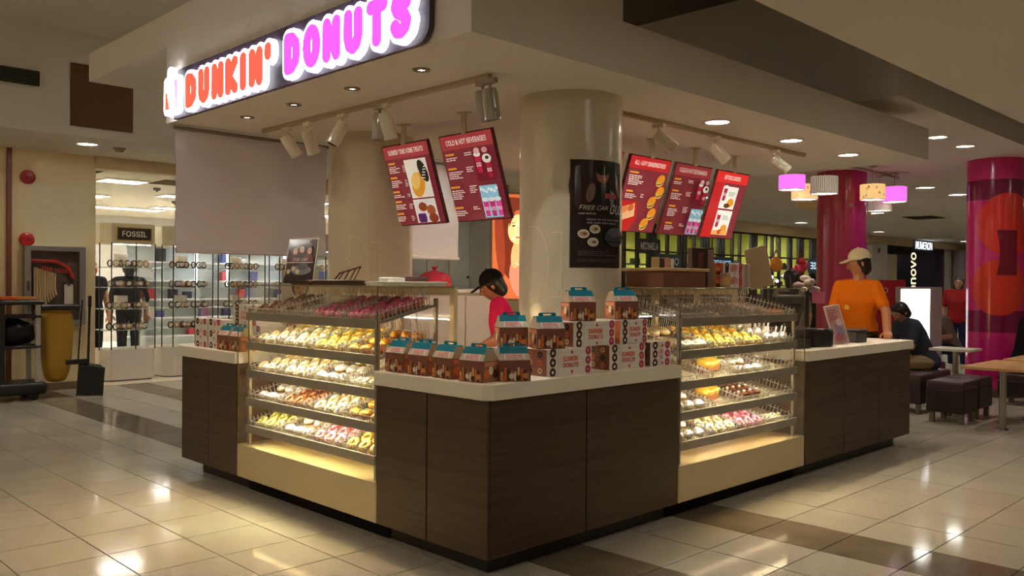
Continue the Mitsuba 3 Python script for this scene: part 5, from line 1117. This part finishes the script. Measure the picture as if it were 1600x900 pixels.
# ---- watch store on the left
SX0, SX1, SY = 1.0, 6.7, 18.0
struct('floor_shop', G().add(bx(SX0, SX1 + 3, 9.2, SY, -.1, .004), (236, 226, 206)), 'vc_gloss', 'bright polished floor of the watch store')
struct('ceiling_shop', G().add(bx(SX0 - .2, SX1 + 3, 9.3, SY, 2.96, 3.1), (214, 208, 192)), 'vc_matte', 'white ceiling of the watch store')
struct('wall_shop', G().add(bx(SX0 - .1, SX0, 9.45, SY, 0, 3), (206, 202, 190)).add(bx(SX1 + 3, SX1 + 3.1, 9.45, SY, 0, 3), (206, 202, 190)).add(bx(SX0, SX1 + 3, SY, SY + .1, 0, 3), (190, 186, 178)), 'vc_matte', 'walls of the watch store')
for x0, x1, y0, y1, nm in ((1.9, 2.5, 10.3, 10.75, 'nearest the entrance'), (3.1, 4.9, 15.4, 15.8, 'long one deep in the store'), (3.5, 3.9, 12.0, 12.4, 'small one to the right'), (4.4, 5.2, 14.6, 15.0, 'second from the back'), (2.2, 2.9, 13.0, 13.5, 'in the middle left'), (5.2, 6.4, 11.2, 11.7, 'hidden behind the grey cloth'), (6.6, 8.6, 13.8, 14.4, 'far right, behind the grey cloth')):
    k = thing('ceiling_panel', 'bright white ceiling light of the watch store, ' + nm, 'light'); part(k, 'frame', G().add(cb(x0 - .03, x1 + .03, y0 - .03, y1 + .03, 2.94, 2.962, .003), (226, 222, 210)), 'vc_satin')
    part(k, 'diffuser', G().add(quad((x0, y0, 2.937), (x0, y1, 2.937), (x1, y1, 2.937), (x1, y0, 2.937)), (255, 255, 255)), 'black', emit=np.array(COOL) * L_STORE, w=1)
struct('trim_7', G().add(bx(2.6, 3.8, 9.9, 10.6, 2.955, 2.975), (84, 74, 62)).add(bx(1.05, 1.6, 9.6, 10.0, 2.955, 2.975), (84, 74, 62)), 'vc_matte', 'dark recessed panels in the watch store ceiling')
for i, (x, y, z) in enumerate(((1.8, 13.2, 2.93), (3.0, 11.2, 2.93), (4.2, 13.3, 2.93))):
    k = thing('smoke_detector', 'small ceiling detector of the watch store, %s' % ('near the left wall', 'in the middle', 'to the right')[i], 'detector'); part(k, 'base', G().add(lathe([(0, -.05), (.05, -.04), (.06, 0)], 16), (90, 86, 80), 40), 'vc_satin', move(x, y, z + .03)); part(k, 'sensor', G().add(lathe([(0, -.07), (.02, -.05)], 12), (60, 58, 54), 40), 'vc_satin', move(x, y, z + .03))
_w = {}
def watch(c, strap):
    g = G().add(tube([(.022 * math.cos(t), 0, .03 + .026 * math.sin(t)) for t in np.linspace(0, 2 * math.pi, 12)[:-1]], .006, 5, True), strap, True)
    return g.add(cyl((0, -.024, .034), (0, -.034, .034), .017, 14), c, 40).add(cyl((0, -.034, .034), (0, -.0345, .034), .013, 14), (240, 236, 226))
for i, (c, s) in enumerate((((214, 176, 96), (92, 58, 40)), ((206, 206, 206), (60, 44, 36)), ((220, 180, 120), (190, 160, 110)), ((230, 226, 216), (130, 84, 52)))):
    v, f, cc = watch(c, s).arrays(); _w[i] = mikit.ply((v * 1.7, f), 'vc_gloss', smooth=True, color=cc)
def showcase(x, y, w, d, label, title, seed, z1=2.25):
    k = thing('watch_showcase', label, 'showcase'); P = lambda n, g, m='vc_satin', **q: part(k, n, g, m, move(x, y, 0), **q); c = .12
    base = Polygon([(c, 0), (w - c * .3, 0), (w, c * .3), (w, d), (0, d), (0, c)])
    P('plinth', G().add(ext(base, .43), (240, 228, 212), 20, move(0, 0, .02)), label='white plinth')
    P('plinth_shadow_gap', G().add(ext(base.buffer(-.03), .02), (120, 110, 100), 20))
    P('glass', G().add(quad((c, .0, .45), (w, .0, .45), (w, .0, 1.96), (c, .0, 1.96))).add(quad((0, c, .45), (c, 0, .45), (c, 0, 1.96), (0, c, 1.96))).add(quad((w, 0, .45), (w, d, .45), (w, d, 1.96), (w, 0, 1.96))), 'glass')
    for px, py in ((c, 0), (w - .006, 0), (0, c), (w * .62, 0)): P('post', G().add(bx(px - .005, px + .008, py - .004, py + .008, .45, 1.97), (50, 52, 50)))
    P('crown', G().add(ext(base, .29), (226, 214, 184), 20, move(0, 0, 1.96)), label='pale crown with the sign')
    P('sign_board', G().add(cb(c + .06, w - .06, -.02, 0, 2.0, 2.2, .004), (206, 170, 96)).add(cb(c + .075, w - .075, -.024, -.015, 2.015, 2.185, .003), (52, 40, 34)))
    p = Print(.001); p.text(title, (c + w) / 2, 2.065, .075, (244, 238, 226), width=(w - c) * .56, center=True); P('lettering', G().add(p.mesh(), M=mat4((1, 0, 0), (0, 0, 1), (0, -1, 0), (0, -.0245, 0))), 'vc_satin')
    r2 = random.Random(seed)
    P('lamp_strip', G().add(bx(c + .05, w - .05, .06, .08, 1.945, 1.955), (255, 255, 255)), 'black', emit=np.array(COOL) * 10, w=.4)
    for i, z in enumerate((.72, 1.02, 1.33, 1.62)):
        P('glass_shelf', G().add(cb(.04, w - .03, .05, d - .04, z, z + .008, .002), (206, 222, 214)), 'vc_gloss')
        P('stand', G().add(cb(w * .35, w * .55, .16, .3, z + .008, z + .2, .004), (242, 232, 214)) if i % 2 else G().add(cb(w * .4, w * .6, .1, .26, z + .008, z + .09, .004), (176, 122, 84)))
        for j in range(7):
            q = thing('wristwatch', '%s wristwatch from the left on the %s shelf of the %s' % (NTH[j], ('bottom', 'second', 'third', 'top')[i], label.split(',')[0]), 'watch', 'watches on the shelves of the %s' % label.split(',')[0])
            scene[q] = {**_w[r2.randrange(4)], 'to_world': T(move(x + .09 + (w - .16) * (j + .5) / 7 + r2.uniform(-.01, .01), y + r2.uniform(.07, .13), z + .008, rz=r2.uniform(-25, 25)))}
showcase(1.60, 9.62, .74, .62, 'first white watch showcase, beside the entrance', 'FOSSIL', 1)
showcase(2.50, 9.66, .74, .62, 'second white watch showcase, half hidden by the kiosk end', 'FOSSIL', 2)
showcase(3.40, 9.70, .74, .62, 'third watch showcase, seen over the far left counter', 'FOSSIL', 3)
showcase(4.30, 9.74, .74, .62, 'fourth watch showcase, under the grey cloth', 'FOSSIL', 4)
showcase(5.20, 9.78, .74, .62, 'fifth watch showcase, beside the leaning poster', 'FOSSIL', 5)
k = thing('wall_shelving', 'backlit wall shelving at the rear of the watch store', 'shelving'); part(k, 'back_panel', G().add(bx(3.2, 8.6, 13.0, 13.1, 0, 2.4), (196, 206, 206)), 'vc_satin')
for i in range(6): part(k, 'shelf', G().add(bx(3.2, 8.6, 12.7, 13.0, .4 + .34 * i, .43 + .34 * i), (206, 210, 210)), 'vc_satin')
for x in (4.35, 4.98, 6.2): part(k, 'tube_light', G().add(cyl((x, 12.68, 1.35), (x, 12.68, 2.1), .03, 10), (255, 255, 255), 40), 'black', emit=(5, 5.4, 5.8), w=.3)
rr = random.Random(21)
for i in range(40):
    c, cn = rr.choice((((40, 44, 70), 'navy'), ((60, 70, 120), 'blue'), ((220, 210, 200), 'cream'), ((170, 60, 60), 'red'), ((40, 36, 40), 'black'), ((150, 170, 190), 'pale blue')))
    q = thing('shelf_carton', 'small ' + cn + ' carton on the backlit shelving of the watch store', 'box', 'cartons on the backlit shelving of the watch store'); G().add(cb(-.07, .07, -.06, .06, 0, rr.uniform(.1, .24), .004), c).put(q, 'vc_satin', move(3.4 + rr.random() * 5.0, 12.85, .43 + .34 * rr.randrange(6)))
def d_woman(p, w, h): p.rect(-w / 2 + .015, .015, w / 2 - .015, h - .015, (236, 222, 208)).poly(Polygon([(-.16, .02), (.16, .02), (.13, h * .52), (0, h * .6), (-.13, h * .52)]), (206, 96, 96)).rect(-.03, h * .55, .03, h * .68, (206, 150, 120)); face_print(p, 0, h * .74, .19)
easel_print('portrait_poster', "white poster of a dark-haired woman in a pink top, seen through the left glass case", 'poster', .42, .85, mat4((.9, -.436, 0), (0, 0, 1), (-.436, -.9, 0), (2.42, 5.75, .72)), d_woman, (226, 216, 204), (236, 222, 208))
part('portrait_poster', 'stand_leg', G().add(cyl((2.42, 5.78, .01), (2.42, 5.78, .8), .02, 10), (90, 86, 82), 40).add(cyl((2.42, 5.78, 0), (2.42, 5.78, .02), .16, 20), (90, 86, 82), 40), 'vc_satin')

# ---- wall fittings and cleaning cart at the far left
for z, x, nm in ((2.75, .53, 'upper'), (1.95, .52, 'lower')):
    k = thing('fire_bell', '%s round red bell on the beige wall' % nm, 'bell'); M = mat4((1, 0, 0), (0, 0, 1), (0, -1, 0), (x, 9.2, z))
    part(k, 'gong', G().add(lathe([(.0, .05), (.05, .048), (.085, .035), (.092, .01), (.088, 0)], 28), (176, 30, 30) if nm == 'lower' else (140, 34, 32), 40), 'vc_satin', M); part(k, 'centre_bolt', G().add(lathe([(0, .058), (.012, .056), (.014, .048)], 14), (110, 40, 36), 40), 'vc_satin', M)
k = thing('hose_cabinet', 'steel-framed glass fire hose cabinet in the beige wall', 'cabinet'); HX0, HX1, HZ0, HZ1 = .47, 1.2, .85, 1.87
part(k, 'box', G().add(bx(HX0 + .03, HX1 - .03, 9.19, 9.199, HZ0 + .03, HZ1 - .03), (70, 58, 50)), 'vc_satin')
for q in ((HX0, HX0 + .075, HZ0, HZ1), (HX1 - .075, HX1, HZ0, HZ1), (HX0, HX1, HZ1 - .06, HZ1), (HX0, HX1, HZ0, HZ0 + .06)): part(k, 'frame', G().add(cb(q[0], q[1], 9.08, 9.2, q[2], q[3], .006), (176, 170, 172)), 'vc_metal')
part(k, 'pane', G().add(quad((HX0 + .07, 9.10, HZ0 + .05), (HX1 - .07, 9.10, HZ0 + .05), (HX1 - .07, 9.10, HZ1 - .05), (HX0 + .07, 9.10, HZ1 - .05))), 'glass')
p = Print(.001); p.text('FIRE HOSE', 0, 0, .05, (196, 60, 50), width=.32, rot=-6); part(k, 'lettering', p.mesh(), 'vc_satin', mat4((1, 0, 0), (0, 0, 1), (0, -1, 0), (.66, 9.098, 1.56)))
part(k, 'handle', G().add(cb(HX0 + .03, HX0 + .05, 9.05, 9.08, 1.3, 1.42, .004), (90, 88, 88)), 'vc_metal')
g = G()
for i in range(9): g.add(tube([(.60 + .03 * i, 9.15, 1.60 - .01 * i), (.60 + .03 * i, 9.14, 1.08 + .03 * i), (.62 + .03 * i, 9.15, 1.0 + .03 * i)], .014, 6), (206, 176, 132), True)
k2 = thing('fire_hose', 'folded pale canvas hose inside the fire hose cabinet', 'hose'); part(k2, 'canvas', g, 'vc_matte'); part(k2, 'red_pipe', G().add(tube([(.56, 9.15, 1.68), (.85, 9.14, 1.68), (1.0, 9.14, 1.6), (1.06, 9.14, 1.46)], .028, 8), (176, 40, 36), True), 'vc_satin', label='red pipe above the hose')
k2 = thing('extinguisher_tag', 'white card inside the fire hose cabinet', 'card'); part(k2, 'card', G().add(cb(.95, 1.06, 9.13, 9.14, 1.12, 1.38, .002), (230, 222, 210)), 'vc_satin'); part(k2, 'clip', G().add(cb(.985, 1.02, 9.125, 9.145, 1.36, 1.39, .002), (80, 76, 72)), 'vc_satin')
k = thing('cleaning_cart', 'black cleaning cart with shelves at the left edge', 'cart'); BK = (34, 34, 36)
part(k, 'base_tray', G().add(m3man(hull(*[((x, y, z), .05) for x in (-.75, .45) for y in (8.28, 8.7) for z in (.12, .17)])), BK, 40), 'vc_satin')
for x, y in ((-.7, 8.3), (.02, 8.3), (.40, 8.3), (.40, 8.66), (-.7, 8.66)): part(k, 'post', G().add(cb(x - .025, x + .025, y - .025, y + .025, .17, 1.16, .004), BK if x < .3 else (196, 190, 184)), 'vc_satin')
for z in (.62, .98): part(k, 'shelf', G().add(cb(-.74, .44, 8.27, 8.7, z, z + .04, .01), BK), 'vc_satin')
part(k, 'top_tray', G().add(cb(-.76, .46, 8.25, 8.72, 1.14, 1.19, .012), BK), 'vc_satin'); part(k, 'handle_arm', G().add(cb(.44, .86, 8.3, 8.36, 1.07, 1.13, .012), BK).add(cb(.44, .86, 8.62, 8.68, 1.07, 1.13, .012), BK).add(cb(.82, .88, 8.3, 8.68, 1.07, 1.13, .012), BK), 'vc_satin')
for x in (-.6, .36):
    for y in (8.32, 8.66): part(k, 'wheel', G().add(cyl((x, y - .02, .055), (x, y + .02, .055), .055, 18), (24, 24, 24), 40), 'vc_satin')
k = thing('waste_bag', 'yellow waste bag hanging from the cleaning cart', 'bag'); v = np.array(ball((0, 0, 0), 1, 3).vertices); m = ball((0, 0, 0), 1, 3)
v = np.sign(v) * np.abs(v) ** .4 * np.array([.175, .15, .45]); v *= 1 + .1 * (meshkit.fbm(v * 7, 3)[:, None] - .5); v[:, :2] *= 1 - .3 * np.clip((.3 - v[:, 2:]) / .75, 0, 1) ** 2
part(k, 'sack', G().raw(v, np.array(m.faces), np.broadcast_to(lin((196, 150, 52)), (len(v), 3))), 'vc_satin', move(.66, 8.49, .63)); part(k, 'hem', G().add(tube([(.47, 8.34, 1.06), (.81, 8.34, 1.06), (.81, 8.64, 1.06), (.47, 8.64, 1.06)], .016, 6, True), (176, 132, 44), True), 'vc_satin')
k = thing('dustpan', 'black long-handled dustpan standing beside the yellow bag', 'dustpan'); M = move(.98, 8.25, 0, rz=-12)
part(k, 'pan', G().add(m3man(m3.Manifold.hull_points(np.array([(-.16, -.02, .02), (.14, -.02, .0), (-.12, .1, .04), (.12, .1, .04), (-.13, .03, .4), (.17, .03, .34), (-.11, .09, .42), (.12, .09, .38)]))), (30, 32, 34), 30), 'vc_satin', M)
part(k, 'handle', G().add(cyl((-.02, .06, .38), (-.0, .08, 1.16), .014, 10), (28, 28, 30), 40).add(cyl((-.0, .08, 1.1), (-.0, .08, 1.24), .02, 10), (28, 28, 30), 40), 'vc_satin', M)
k = thing('broom', 'thin dark broom stick leaning beside the dustpan', 'broom'); part(k, 'stick', G().add(cyl((.86, 8.32, .45), (.90, 8.30, 1.2), .009, 8), (40, 38, 36), 40), 'vc_satin'); part(k, 'head', G().add(cb(.72, .96, 8.29, 8.33, .4, .46, .006), (40, 36, 34)), 'vc_satin')
for i, (x, c, lb) in enumerate(((-.1, (214, 160, 60), 'yellow-orange'), (.12, (222, 120, 70), 'orange'), (.3, (206, 150, 90), 'tan'))):
    k = thing('folded_cloth', '%s folded cloth on top of the cleaning cart' % lb, 'cloth'); part(k, 'cloth', G().add(m3man(hull(*[((x + sx * .09, 8.45 + sy * .1, 1.205), .014) for sx in (-1, 1) for sy in (-1, 1)])), c, 40), 'vc_matte'); part(k, 'fold', G().add(m3man(hull(*[((x + sx * .07, 8.45 + sy * .08, 1.225), .012) for sx in (-1, 1) for sy in (-1, 1)])), c, 40), 'vc_matte')
k = thing('rubbish_sack', 'dark crumpled sack on the middle shelf of the cleaning cart', 'bag'); v = np.array(m.vertices); v = v * (1 + .4 * (meshkit.fbm(v * 2.2 + 5, 3)[:, None] - .5)) * np.array([.22, .15, .17]); part(k, 'sack', G().raw(v, np.array(m.faces), np.broadcast_to(lin((26, 26, 30)), (len(v), 3))), 'vc_satin', move(.2, 8.48, .80)); part(k, 'knot', G().add(ball((.2, 8.48, .95), .03, 1), (26, 26, 30), True), 'vc_satin')
